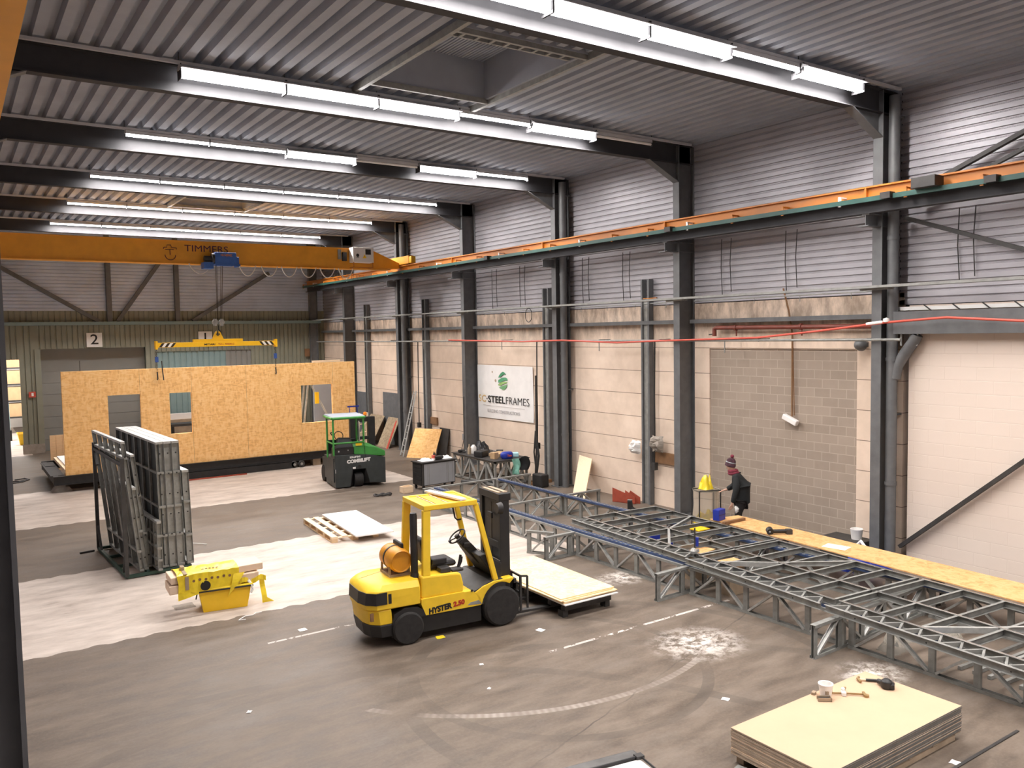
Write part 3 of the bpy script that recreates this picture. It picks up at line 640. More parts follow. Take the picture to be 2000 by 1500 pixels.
text('lettering', 'MITARI', .1, (-.30,-.094,4.575), (1,0,0), (0,0,1), M['txtblack'], sp, bold=.002, fit=(.36,.062))
text('lettering', 'WLL 4000KG', .085, (.25,-.094,4.58), (1,0,0), (0,0,1), M['txtred'], sp, fit=(.54,.055))
for x, z0 in ((-2.0,3.43),(1.98,3.45)):
    b = MB(); z = 4.42; k = 0
    while z > z0+.3:
        b.tube([(x+(.018 if k%2 else 0)*math.cos(a), (0 if k%2 else .018)*math.cos(a), z+.035*math.sin(a)) for a in [R(i*45) for i in range(9)]], .006, 5); z -= .055; k += 1
    b.tube([(x,0,z),(x+.01,0,z0+.05),(x-.01,0,z0)], .022, 6); b.build('chain_sling', M['dark'], sp)
    MB().box(x-.05,-.03,4.02,x+.05,.03,4.2).build('sling_clasp', M['blue'], sp)
MB().tube([(-1.86,-.05,4.06),(-1.84,-.06,3.7),(-1.82,-.06,3.42)], .018, 6).build('loose_strap', M['dark'], sp)

# ================================================================= YELLOW FORKLIFT
FA = R(-5.9)
def fl_loc(x, y): c, s = math.cos(FA), math.sin(FA); return (5.66+c*x-s*(y+.575), 11.25+s*x+c*(y+.575))
fk = thing('forklift', 'yellow forklift truck with overhead guard parked on the open floor', 'forklift', (*fl_loc(0,0),0), FA)
MY, MK = M['yellow'], M['black']
W = .53
def taper(mb, secs):   # stacked cross-sections, list of equal-length point loops
    n = len(secs[0]); vs = [p for s in secs for p in s]
    fs = [(i*n+k, i*n+(k+1)%n, (i+1)*n+(k+1)%n, (i+1)*n+k) for i in range(len(secs)-1) for k in range(n)]
    return mb.add(vs, fs+[tuple(range(n))[::-1], tuple(range((len(secs)-1)*n, len(secs)*n))])
def cw_loop(x0, x1, w, z, c=.16):
    return [(x1,-w,z),(x0+c*1.2,-w,z),(x0+c*.35,-w+c*.7,z),(x0,-w+c*1.9,z),(x0,w-c*1.9,z),(x0+c*.35,w-c*.7,z),(x0+c*1.2,w,z),(x1,w,z)]
cwb = MB(); taper(cwb, [cw_loop(-.68,.22,W,.60),cw_loop(-.69,.22,W,.78),cw_loop(-.67,.22,W,.88),cw_loop(-.62,.22,W-.07,.97,.2),cw_loop(-.55,.22,W-.16,1.0,.2)])
taper(cwb, [cw_loop(-.63,-.24,W-.02,.36),cw_loop(-.66,-.26,W-.01,.60)])
cwt = cwb.build('counterweight', MY, fk, bevel=.02, smooth=30)
b = MB(); taper(b, [cw_loop(-.60,-.22,W-.03,.16),cw_loop(-.64,-.24,W-.01,.37)]); b.build('rear_bumper', MK, fk, bevel=.02)
gl = [(-.33,-W-.004),(-.505,-W-.004),(-.640,-W+.108),(-.697,-W+.31),(-.697,W-.31)]
b = MB(); b.add([(x,y,.69) for x,y in gl]+[(x+(.016 if i > 1 else 0),y,.875) for i,(x,y) in enumerate(gl)], [(i,i+1,6+i,5+i) for i in range(4)]); b.build('rear_grille', MK, cwt, solid=.012)
MB().box(-.31,-W-.006,.69,-.26,-W+.02,.84).build('vent_slot', MK, cwt); MB().box(-.60,-W-.003,.46,-.55,-W+.03,.58).build('tow_slot', M['brownwood'], cwt)
# body side and chassis
b = MB().poly([(.23,-W,.58),(.30,-W,.40),(1.26,-W,.40),(1.26,-W,.52),(1.2,-W,.60),(1.1,-W,.66),(.97,-W,.66),(.97,-W,.67),(.23,-W,.67)], (0,2*W,0)); b.build('chassis', MY, fk, bevel=.015)
bd = MB().poly([(.24,-W+.02,.665),(.965,-W+.02,.655),(.97,-W+.02,.80),(.93,-W+.02,.965),(.85,-W+.02,.99),(.24,-W+.02,1.02)], (0,2*W-.04,0)).build('engine_hood', MY, fk, bevel=.03)
MB().box(-.25,-W+.04,.13,1.28,W-.04,.42).poly([(-.26,-W,.34),(.30,-W,.40),(.26,-W,.5),(.16,-W,.56),(-.05,-W,.58),(-.22,-W,.50)], (0,.5,0)).poly([(-.26,W,.34),(.30,W,.40),(.26,W,.5),(.16,W,.56),(-.05,W,.58),(-.22,W,.50)], (0,-.5,0)).build('underbody', MK, fk)
b = MB(); arc = [(1.62+.345*math.cos(a), .325+.395*math.sin(a)) for a in [R(168-k*12) for k in range(10)]]
for s in (-1,1): b.poly([(1.16,s*W,.62),(1.24,s*W,.40)]+[(x,s*W,z) for x,z in arc]+[(1.87,s*W,.74),(1.87,s*W,.765),(1.50,s*W,.755),(1.30,s*W,.70)], (0,-s*.32,0))
b.build('front_fender', MY, fk, bevel=.012)
MB().poly([(.965,-W+.015,.60),(1.20,-W+.015,.66),(1.45,-W+.015,.76),(1.72,-W+.015,.76),(1.72,-W+.015,.40),(.965,-W+.015,.40)], (0,2*W-.03,0)).build('cab_floor', M['dark'], fk)
MB().poly([(1.28,-W-.004,.42),(1.02,-W-.004,.44),(1.07,-W-.004,.475),(1.22,-W-.004,.49)], (0,.02,0)).build('step_plate', M['galvd'], fk)
def wheel(x, y, r, wdt, side):
    s = -1 if side < 0 else 1
    o = MB().lathe([(r*.52,0),(r*.90,0),(r,wdt*.14),(r,wdt*.86),(r*.90,wdt),(r*.52,wdt)], 32, (x,y,r), (0,s,0)).build('tyre', M['tyre'], fk, smooth=35)
    MB().lathe([(.02,wdt*.25),(r*.5,wdt*.3),(r*.53,wdt*.98),(r*.42,wdt*.98),(r*.38,wdt*.62),(r*.2,wdt*.6),(r*.18,wdt*.82),(.02,wdt*.86)], 24, (x,y,r), (0,s,0)).build('wheel_rim', M['rim'], o, smooth=40)
    return o
wheel(.0,-.37,.255,.20,-1); wheel(.0,.37,.255,.20,1)
wheel(1.63,-.36,.325,.235,-1); wheel(1.63,.36,.325,.235,1)
# overhead guard
b = MB()
for s in (-1,1):
    y = s*(W-.06)
    b.extr(RECT(.13,.075), (.33,y,.66), (.385,s*.42,2.04), (0,1,0)); b.extr(RECT(.085,.07), (1.56,y,.75), (1.24,s*.42,2.05), (0,1,0)); b.bar((.33,s*.43,2.075),(1.26,s*.43,2.075),.07,.085)
b.bar((.37,-.45,2.075),(.37,.45,2.075),.08,.085).bar((1.24,-.45,2.075),(1.24,.45,2.075),.06,.08)
b.build('overhead_guard', MY, fk, bevel=.012)
b = MB()
for k in range(4): b.bar((.46+k*.225,-.42,2.085),(.46+k*.225,.42,2.085),.16,.03)
b.build('roof_slat', M['spread'], fk)
b = MB()
for k in range(4):
    for j in range(14): b.box(.54+k*.225,-.40+j*.058,2.1,.565+k*.225,-.37+j*.058,2.112)
b.build('roof_grip_row', M['woodpale'], fk)
pk = MB().box(-.47,-.06,0,.55,.06,.03).build('white_plank', M['woodpale']); c = fl_loc(.93,.02); pk.location = (*c,2.125); pk.rotation_euler = (0,0,R(96)); tag(pk, 'white painted plank lying across the forklift roof', 'plank'); pk.data.materials[0] = M['floorwhite']
# mast
b = MB()
for s in (-1,1): b.extr(CSEC(.09,.18,.02), (1.80,s*.33,.08), (1.80,s*.33,2.14), (1,0,0)); b.extr(CSEC(.07,.14,.02), (1.86,s*.25,.10), (1.86,s*.25,2.10), (1,0,0))
mast = b.build('mast', MK, fk, bevel=.006)
MB().box(1.70,-.38,2.02,1.92,.38,2.14).box(1.72,-.30,.3,1.78,.30,.5).box(1.72,-.34,1.2,1.76,.34,1.32).build('mast_crossmember', MK, fk, bevel=.01)
MB().box(1.72,-.30,2.14,1.78,.30,2.155).box(1.83,-.30,2.14,1.90,.30,2.155).build('mast_top_bar', M['woodgrey'], fk)
b = MB().cyl((1.80,-.14,.2),(1.80,-.14,1.9),.045).cyl((1.80,.14,.2),(1.80,.14,1.9),.045).cyl((1.79,0,.3),(1.79,0,1.95),.06); b.build('lift_cylinder', M['dark'], fk, smooth=40)
b = MB(); 
for y in (-.06,.06): b.tube([(1.88,y,2.0),(1.88,y,.6)], .018, 6)
b.box(1.74,-.24,.35,1.76,.24,2.0); b.build('lift_chain', MK, fk)
MB().box(1.93,-.42,.30,1.98,.42,.40).box(1.93,-.42,.62,1.98,.42,.70).box(1.93,-.10,.3,1.97,.10,.7).build('fork_carriage', M['dark'], fk, bevel=.006)
b = MB()
for z in (.30,.48,.62,.76): b.bar((2.0,-.52,z),(2.0,.52,z),.03,.03)
for y in (-.52,-.2,.2,.52): b.bar((2.0,y,.16),(2.0,y,.76),.035,.03,(0,1,0))
b.bar((2.0,-.52,.76),(2.13,-.52,.74),.03,.03).bar((2.13,-.52,.74),(2.13,-.52,.2),.03,.03,(0,1,0)).build('load_backrest', M['dark'], fk)
MB().box(1.93,-.2,.70,1.99,-.12,.80).build('reflector_block', M['redrust'], fk)
for s in (-1,1): MB().box(2.0,s*.3-.06,.10,2.05,s*.3+.06,.60).poly([(2.0,s*.3-.06,.065),(3.22,s*.3-.06,.065),(3.24,s*.3-.06,.075),(2.05,s*.3-.06,.11),(2.0,s*.3-.06,.11)], (0,.12,0)).build('fork', M['dark'], fk)
MB().box(1.66,-.16,1.7,1.70,.0,1.8).build('work_light', MK, fk, bevel=.01); MB().cyl((1.60,-.47,1.93),(1.69,-.47,1.93),.08,.10).build('headlight', M['dark'], fk, smooth=40)
# seat, controls, tank, exhaust
st = MB().box(.50,-.24,1.02,.98,.24,1.12).build('seat', MK, fk, bevel=.05)
b = MB().poly([(.46,-.22,1.08),(.58,-.22,1.08),(.46,-.22,1.52),(.38,-.22,1.54),(.35,-.22,1.48)], (0,.44,0)); b.build('seat_backrest', MK, fk, bevel=.05)
MB().box(.52,-.30,1.10,.78,-.24,1.20).build('armrest', MK, fk, bevel=.02)
MB().box(.60,-.45,1.0,.78,-.28,1.08).box(.80,-.45,.985,1.0,-.28,1.03).build('side_console', M['dark'], fk, bevel=.015)
MB().tube([(.95,-.34,1.02),(.98,-.34,1.12),(1.0,-.34,1.22)], .022, 8).tube([(1.0,-.28,1.02),(1.04,-.28,1.1),(1.05,-.28,1.17)], .018, 8).build('lever', MK, fk)
b = MB().poly([(1.60,-.40,.75),(1.72,-.40,.75),(1.72,-.40,1.0),(1.42,-.40,1.19),(1.30,-.40,1.17),(1.46,-.40,.95)], (0,.80,0)); ds = b.build('dashboard', MK, fk, bevel=.02)
MB().poly([(1.44,-.38,1.185),(1.70,-.38,1.02),(1.70,-.05,1.02),(1.44,-.05,1.185)], (0,0,.014)).build('dash_cover', M['galvd'], ds)
MB().bar((1.52,0,.98),(1.15,0,1.39),.17,.15).bar((1.16,-.02,1.3),(1.3,-.02,1.28),.2,.1).build('steering_column', MK, fk, bevel=.025)
sw = MB(); ax = Vector((-.62,0,.78)); a, bb, d = basis(ax, (0,1,0)); cc = Vector((1.10,0,1.44))
sw.tube([cc+(a*math.cos(t)+bb*math.sin(t))*.155 for t in [R(i*15) for i in range(25)]], .013, 7)
for t in (30,150,270): sw.tube([cc-ax*.02, cc+(a*math.cos(R(t))+bb*math.sin(R(t)))*.152], .011, 6)
sw.lathe([(.04,-.03),(.045,.02),(.02,.03)], 14, cc, ax).tube([cc+a*.15, cc+a*.15+ax*.05], .02, 8); sw.build('steering_wheel', MK, fk, smooth=40)
MB().tube([(1.3,.40,1.9),(1.22,.38,1.9),(1.2,.38,1.86),(1.24,.38,1.66),(1.28,.38,1.62),(1.36,.40,1.62)], .014, 7).build('grab_handle', MK, fk)
b = MB().lathe([(.02,-.42),(.13,-.415),(.17,-.39),(.19,-.33),(.19,.20),(.17,.27),(.12,.30),(.02,.305)], 28, (.0,.06,1.25), (0,-1,0)); 
b = MB().lathe([(.02,-.30),(.12,-.295),(.165,-.275),(.188,-.23),(.192,-.04),(.188,-.03),(.188,.0),(.192,.01),(.188,.24),(.17,.285),(.165,.30),(.15,.275),(.02,.27)], 28, (.0,-.02,1.25), (0,-1,0)); tk = b.build('gas_tank', M['tankor'], fk, smooth=35)
MB().lathe([(.194,-.035),(.198,-.035),(.198,.005),(.194,.005)], 28, (.0,-.02,1.25), (0,-1,0)).build('tank_strap', MK, tk)
MB().box(-.18,-.24,1.0,.18,.20,1.04).bar((-.16,-.2,1.0),(-.16,-.2,1.16),.03,.03,(0,1,0)).bar((.16,-.2,1.0),(.16,-.2,1.16),.03,.03,(0,1,0)).bar((-.16,.16,1.0),(-.16,.16,1.16),.03,.03,(0,1,0)).bar((.16,.16,1.0),(.16,.16,1.16),.03,.03,(0,1,0)).build('tank_cradle', M['woodgrey'], fk)
MB().cyl((.20,-.34,.98),(.20,-.34,1.05),.075,.06).lathe([(.058,1.03),(.058,1.96),(.05,2.0),(.0,2.01)], 18, (.20,-.34,0)).build('exhaust_stack', MK, fk, smooth=40)
MB().box(.1,-.3,.98,.23,.3,1.5).build('radiator_screen', MK, fk, bevel=.03).scale = (.4,.6,1)
MB().cyl((1.10,-W-.002,.665),(1.10,-W-.008,.665),.02,n=10).build('chassis_hole', MK, fk)
tx = text('lettering', 'HYSTER', .105, (.55,-W-.002,.472), (1,0,.09), (-.0,0,1), M['txtblack'], fk, bold=.006, fit=(.40,.10))
text('lettering', '2.50', .105, (.87,-W-.002,.503), (1,0,.09), (-.0,0,1), M['txtred'], fk, bold=.006, fit=(.20,.085))
# load on the forks: separate sheets
def loadboard(z, th, m, dx, dy, rz, lab, g='boards on the forks', L=2.48, Wd=1.16):
    o = MB().box(-Wd/2,-L/2,0,Wd/2,L/2,th).build('osb_sheet' if m != 'floorwhite' else 'white_sheet', M[m], bevel=.002); o.location = (8.82+dx, 11.93+dy, z); o.rotation_euler = (0,0,R(rz)); tag(o, lab, 'board', g); return o
loadboard(.24,.018,'floorwhite',.02,-.04,-.5,'white sheet at the bottom of the board pile on the forks')
for k, (dx,dy,rz,nm) in enumerate(((-.02,.03,1.6,'lowest of four pale boards on the forks, over the white sheet'),(.04,.0,-.8,'second lowest of four pale boards on the forks'),(-.05,.04,.6,'second from top of four pale boards on the forks'),(.02,.06,-1.2,'topmost pale board lying on the forks'))):
    loadboard(.262+k*.020,.018,'osbpale',dx,dy,rz,nm)
pl = thing('load_pallet', 'dark wooden pallet under the boards on the forks', 'pallet', (8.82,11.9,0), R(-.5))
for k in range(5): MB().box(-.5+k*.225,-1.15,.205,-.38+k*.225,1.15,.238).build('deck_board', M['dark'], pl)
for y in (-1.1,-.72,0,.72,1.06): MB().box(-.5,y-.05,.115,.52,y+.05,.205).build('bearer', M['dark'], pl)
for x in (-.46,.46): 
    for y in (-1.05,0,1.05): MB().box(x-.05,y-.07,.0,x+.05,y+.07,.115).build('foot_block', M['dark'], pl)
# ================================================================= GREEN SIDE LOADER
cm = thing('side_loader', 'compact green and dark grey multidirectional forklift seen from behind', 'forklift', (9.76,24.22,0), R(-9))
C = M['combi']
b = MB()
for pts in ([(0,0,.04),(.46,0,.04),(.55,0,.58),(.55,0,1.05),(0,0,1.06)], [(1.10,0,.12),(1.62,0,.08),(1.62,0,.90),(.98,0,1.04),(.98,0,.58)], [(.55,0,.58),(.98,0,.58),(.98,0,1.04),(.55,0,1.05)]): b.poly(pts, (0,.55,0))
b.box(0,.55,.04,1.62,1.3,.95); body = b.build('counterweight_body', C, cm, bevel=.012)
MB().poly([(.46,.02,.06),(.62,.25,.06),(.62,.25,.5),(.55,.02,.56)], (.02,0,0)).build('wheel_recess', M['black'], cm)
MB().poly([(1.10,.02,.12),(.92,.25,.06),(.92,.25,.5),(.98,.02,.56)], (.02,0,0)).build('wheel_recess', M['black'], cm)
MB().box(-.03,.1,.2,.0,1.35,.95).box(.02,1.1,.3,1.0,1.9,.8).build('side_frame', C, cm, bevel=.01)
MB().lathe([(.10,0),(.215,0),(.228,.03),(.228,.24),(.215,.27),(.10,.27)], 30, (.635,.22,.228), (1,0,0)).build('rear_wheel', M['tyre'], cm, smooth=35)
for x in (-.02,1.62): MB().lathe([(.10,0),(.26,0),(.27,.03),(.27,.2),(.26,.22),(.10,.22)], 30, (.0 if x < 0 else x-.26,1.75,.27), (1,0,0)).build('front_wheel', M['tyre'], cm, smooth=35)
MB().cyl((.77,-.02,.66),(.77,.01,.66),.055,n=16).build('tow_pin', M['black'], cm); MB().box(.56,-.006,.60,.65,.004,.66).build('number_plate', M['paper'], cm)
MB().poly([(.62,.0,1.055),(1.625,.0,.93),(1.625,.0,1.10),(1.36,.0,1.24),(.98,.0,1.33),(.62,.0,1.30)], (0,1.2,0)).build('engine_hood', M['green'], cm, bevel=.03)
MB().box(.955,-.006,1.05,.965,.3,1.32).build('hood_gap', M['black'], cm)
MB().box(-.02,.05,1.05,.62,.35,1.28).build('rear_panel', M['black'], cm, bevel=.01)
MB().box(.12,.05,1.15,.16,.045,1.2).box(.42,.05,1.18,.45,.045,1.21).build('panel_fastener', M['galv'], cm)
G = M['green']
b = MB()
MB().tube([(.95,.95,1.2),(.95,.95,2.15),(.90,.95,2.22)], .032, 8).build('cab_post', G, cm, smooth=50)
for (x, y, z0) in ((-.03,.0,1.06),(.93,.0,1.3),(-.03,.85,.9)): b.tube([(x,y,z0),(x,y,2.15),(x+(.05 if x < .5 else -.05),y,2.22)], .032, 8)
b.tube([(-.03,.0,1.42),(.0,-.03,1.44),(.9,-.03,1.44),(.93,.0,1.42)], .03, 8).tube([(-.03,.0,1.42),(-.03,.85,1.42)], .025, 8)
cab = b.build('cab_frame', G, cm, smooth=50)
MB().poly([(-.06,-.04,2.2),(.98,-.04,2.2),(1.0,.3,2.22),(1.0,1.05,2.22),(-.08,1.05,2.22),(-.08,.3,2.22)], (0,0,.07)).build('cab_roof', M['deck'], cm, bevel=.03)
b = MB(); b.tube([(-.06,-.05,2.22),(.97,-.05,2.22),(1.02,.5,2.22),(1.0,1.06,2.22),(-.08,1.06,2.22),(-.1,.5,2.22),(-.06,-.05,2.22)], .04, 8).build('roof_rim', G, cm)
MB().lathe([(.0,0),(.055,0),(.06,.06),(.045,.1),(0,.11)], 14, (1.09,.35,2.24)).build('beacon_lens', M['beacon'], cm, smooth=50)
MB().tube([(1.0,.4,2.22),(1.09,.35,2.2),(1.09,.35,2.24)], .02, 6).build('beacon_arm', M['black'], cm)
MB().poly([(.06,.15,1.2),(.66,.15,1.2),(.6,.3,1.55),(.18,.3,1.58)], (0,.15,0)).box(.08,.25,1.15,.62,.75,1.28).build('driver_seat', M['black'], cm, bevel=.05)
MB().box(.0,.85,1.1,.9,.95,1.45).tube([(.1,.75,1.62),(.04,.7,1.7),(.1,.65,1.72)], .02, 6).build('control_panel', M['black'], cm, bevel=.02)
MB().tube([(.3+.14*math.cos(R(t*24)),.68+.05*math.sin(R(t*24)),1.6+.13*math.sin(R(t*24))) for t in range(16)], .014, 6).build('steering_wheel', M['black'], cm)
b = MB()
for x in (1.0,1.62): b.box(x,1.95,.15,x+.24,2.15,2.02)
b.box(1.0,1.97,1.86,1.86,2.1,2.02).box(1.0,1.97,1.25,1.86,2.1,1.36); b.build('mast', M['black'], cm, bevel=.008)
MB().tube([(1.3,2.0,1.9),(1.3,2.0,.3)], .04, 8).build('lift_cylinder', M['chrome'], cm)
MB().box(.66,-.035,1.33,.86,-.03,1.42).build('yellow_label', M['plasticyellow'], cm)
bt = text('lettering', 'COMBILIFT', .155, (.755,-.006,.855), (1,0,.05), (-.0,0,1), M['paper'], cm, bold=.01, fit=(.76,.12))
text('lettering', 'SIDE-LIFTING', .085, (.64,-.006,.975), (1,0,.03), (0,0,1), M['paper'], cm, bold=.004, fit=(.34,.06))
MB().box(.01,-.002,.50,.02,.3,.62).box(-.003,.1,.62,.0,.25,.85).build('side_sticker', M['paper'], cm)

# ================================================================= TOOL CHEST, BENCH AND CLUTTER
tc = thing('tool_chest', 'grey rolling tool chest with dark end standing by the workbench', 'tool chest', (11.73,22.24,0), R(4))
MB().box(.05,.0,.14,1.25,.6,.84).build('body', M['dark'], tc, bevel=.01)
b = MB().box(.10,-.012,.16,1.22,.002,.81)
b.build('side_sheet', M['greypanel'], tc, bevel=.004)
for k, x in enumerate((.22,.27,.92,.97,1.14)): MB().box(x,-.016,.165,x+.012,-.01,.805).build('side_rib', M['galvd'], tc)
for k in range(5): MB().box(.035,.06,.18+k*.125,.055,.54,.29+k*.125).build('drawer', M['black'], tc, bevel=.004)
MB().box(.0,-.03,.84,1.3,.62,.87).build('lid', M['black'], tc, bevel=.006)
MB().tube([(1.27,.05,.76),(1.34,.05,.76),(1.34,.55,.76),(1.27,.55,.76)], .014, 6).build('push_handle', M['black'], tc)
for x in (.12,1.18):
    for y in (.08,.52): MB().cyl((x-.02,y,.055),(x+.02,y,.055),.055,n=14).box(x-.03,y-.03,.08,x+.03,y+.03,.14).build('caster', M['black'], tc)
def small(name, mb, m, loc, label, cat, rz=0, group=None, **k):
    o = mb.build(name, M[m] if isinstance(m, str) else m, **k); o.location = loc; o.rotation_euler = (0,0,rz); return tag(o, label, cat, group)
def rag(n=8, s=.2, h=.06, seed=1):
    rnd = random.Random(seed); mb = MB(); hh = [[rnd.uniform(.2,1) for i in range(n+1)] for j in range(n+1)]
    def fn(u, v):
        i, j = int(u*n+.5), int(v*n+.5); e = math.sin(math.pi*u)*math.sin(math.pi*v)
        return ((u-.5)*s*(1+.15*hh[j][i]), (v-.5)*s*(.8+.3*hh[i][j]), .004+h*e**.5*hh[j][i])
    return mb.grid(fn, n, n)
small('rag', rag(8,.38,.10,3), 'floorwhite', (12.05,22.55,.872), 'white crumpled cloth on the left of the tool chest lid', 'cloth', smooth=60)
small('rag', rag(8,.34,.11,4), 'floorwhite', (12.8,22.65,.872), 'white crumpled cloth on the right of the tool chest lid', 'cloth', smooth=60)
cu = thing('paint_cup', 'red and white cup standing on the tool chest', 'cup', (12.30,22.5,.872)); MB().lathe([(0,0),(.05,0),(.058,.15),(0,.15)], 14).build('cup', M['hose'], cu, smooth=40); MB().lathe([(.056,.0),(.060,.05),(.06,.06),(.05,.06)], 14).build('white_band', M['paper'], cu)
small('drill_case', MB().box(-.16,-.1,0,.16,.1,.1), 'black', (12.52,22.6,.872), 'black tool case on the tool chest', 'case', .3, bevel=.02)
small('spray_can', MB().lathe([(0,0),(.035,0),(.035,.16),(.02,.19),(.02,.22),(0,.22)], 12), 'dark', (12.45,22.72,.872), 'dark spray can behind the case on the tool chest', 'can', smooth=40)
wbk = thing('workbench', 'workbench built from galvanised steel trusses, loaded with tools', 'workbench', (13.8,21.3,0))
LX, LYy = 1.25, 2.55
def truss_face(mb, p0, p1, h, n, up=(0,0,1), w=.045, ch=.07):
    p0 = Vector(p0); p1 = Vector(p1); H = Vector((0,0,h))
    for k in range(n): 
        a = p0.lerp(p1, k/n); c = p0.lerp(p1, (k+1)/n)
        if k % 2: mb.bar(a+H*.94, c+H*.06, w, .07)
        else: mb.bar(a+H*.06, c+H*.94, w, .07)
    return mb
b = MB()
for z in (.03,.74): b.box(0,0,z,.06,LYy,z+.06).box(LX-.06,0,z,LX,LYy,z+.06).box(0,0,z,LX,.06,z+.06).box(0,LYy-.06,z,LX,LYy,z+.06)
b.build('chord_frame', M['galvd'], wbk)
for x in (.03,LX-.03):
    for k in range(6):
        y = .03+k*(LYy-.06)/5; MB().box(x-.03,y-.03,.0,x+.03,y+.03,.76).build('leg', M['galvd'], wbk)
for k in (1,2): MB().box(.03+k*.4-.03,.0,.0,.03+k*.4+.03,.06,.76).build('leg', M['galvd'], wbk)
b = MB(); truss_face(b, (.03,.03,.0), (.03,LYy-.03,0), .78, 5); truss_face(b, (.03,.03,.0), (LX-.03,.03,0), .78, 3); truss_face(b, (LX-.03,.03,0), (LX-.03,LYy-.03,0), .78, 5); b.build('diagonal', M['galv'], wbk)
MB().box(-.05,-.05,.80,LX+.05,LYy+.05,.825).build('bench_top', M['dark'], wbk, bevel=.004)
T = .826
tb_ = thing('blue_bucket', 'blue rounded bag with red print on the workbench edge', 'bag', (14.4,21.52,T)); MB().lathe([(0,0),(.17,0),(.22,.06),(.22,.16),(.17,.21),(0,.22)], 20).build('bag', M['bluebin'], tb_, smooth=50).scale = (1,.7,1); text('print', 'Tesa', .09, (0,-.16,.11), (1,0,0), (0,0,1), M['hose'], tb_, bold=.004)
small('bin_bag', rag(12,.52,.42,9), 'bagblack', (14.55,23.3,T), 'shiny black bin bag slumped at the back of the workbench', 'bag', smooth=70)
small('cardboard_sheet', MB().box(-.3,-.2,0,.3,.2,.10), 'card', (14.55,22.2,T), 'torn brown cardboard box behind the blue bag on the bench', 'box', .4, bevel=.01)
small('light_blue_pack', MB().box(-.17,-.13,0,.17,.13,.13), 'lightblue', (14.78,21.72,T), 'pale blue packet on the workbench', 'packet', -.5, bevel=.02)
small('tool_case', MB().box(-.22,-.16,0,.22,.16,.20), 'black', (14.0,22.4,T), 'dark green-black tool case at the front of the workbench', 'case', .5, bevel=.03)
small('carton', MB().box(-.09,-.1,0,.09,.1,.2), 'card', (14.08,21.75,T), 'small brown carton beside the blue bag on the bench', 'box', .2, bevel=.006)
small('white_canister', MB().lathe([(0,0),(.10,0),(.10,.2),(.06,.25),(.04,.28),(0,.28)], 14), 'white', (14.2,23.2,T), 'white canister at the back of the workbench', 'canister', smooth=40)
small('brown_bottle', MB().lathe([(0,0),(.06,0),(.06,.2),(.025,.26),(.025,.33),(0,.33)], 12), 'woodgrey', (13.98,23.1,T), 'brown bottle near the left end of the workbench', 'bottle', smooth=40)
for k, (x, y, s) in enumerate(((13.95,23.55,.14),(14.25,22.95,.13),(14.9,22.7,.12))):
    dr = thing('cordless_drill', 'black power drill on the workbench, %s' % ('left end near the column','in the middle of the heap','behind the cardboard box')[k], 'drill', (x,y,T), k*1.2, 'drills on the workbench')
    MB().cyl((-.12,0,.06),(.1,0,.06),.05).build('motor_body', M['black'], dr); MB().bar((.0,0,.05),(.04,-.16,.03),.05,.05).build('grip', M['dark'], dr); MB().cyl((.1,0,.06),(.2,0,.06),.02).build('chuck', M['chrome'], dr)
cl = MB(); cl.grid(lambda u, v: (-.02-.05*math.sin(v*7)*u+(.0 if u < .25 else 0), (v-.5)*.28+.03*math.sin(u*9), .01 if u < .2 else .01-(u-.2)*.62), 10, 8)
small('mint_cloth', cl, 'cloth_teal', (14.55,21.24,T), 'mint green cloth hanging over the front edge of the bench', 'cloth', R(90), solid=.006)
cl = MB(); cl.grid(lambda u, v: (-.02-.06*math.sin(v*5)*u, (v-.5)*.36+.05*math.sin(u*7), .01+.05*math.sin(v*4) if u < .35 else .02-(u-.35)*.6), 10, 8)
small('dark_jacket', cl, 'jacket', (14.86,21.24,T), 'dark jacket slung over the right corner of the bench', 'jacket', R(90), solid=.02)
small('wall_box', MB().box(-.02,-.14,-.12,.05,.14,.12), 'greypanel', (15.84,26.5,.9), 'small grey box on the wall behind the workbench', 'box', bevel=.01)
small('dark_pipe', MB().cyl((0,0,0),(.95,-1.0,0),.07), 'dark', (13.3,22.5,.07), 'dark pipe lying on the floor beside the tool chest', 'pipe')
small('parts_tray', MB().box(-.4,-.14,0,.4,.14,.03).box(-.4,-.14,.03,-.37,.14,.1).box(.37,-.14,.03,.4,.14,.1).box(-.4,-.14,.03,.4,-.12,.1).box(-.4,.12,.03,.4,.14,.1), 'brownwood', (15.3,21.0,0), 'brown wooden tray on the floor by the bench and column', 'tray', .1)
bx = thing('open_carton', 'small open wooden box on the floor left of the tool chest', 'box', (11.27,22.35,0), R(2)); MB().box(-.17,-.13,0,.17,.13,.02).box(-.17,-.13,0,-.15,.13,.2).box(.15,-.13,0,.17,.13,.2).box(-.17,-.13,0,.17,-.11,.2).box(-.17,.11,0,.17,.13,.2).build('box', M['woodpale'], bx); MB().box(-.16,-.12,.03,.16,.12,.12).build('contents', M['card'], bx)
b = MB()
for k in range(2): b.tube([(.16*math.cos(t)+.2*k, .12*math.sin(t), .03+.02*math.sin(3*t)) for t in [R(i*20) for i in range(17)]], .03, 6)
small('webbing_coil', b, 'dark', (10.4,22.4,0), 'coiled dark strap lying on the floor in front of the green forklift', 'strap', R(-8))

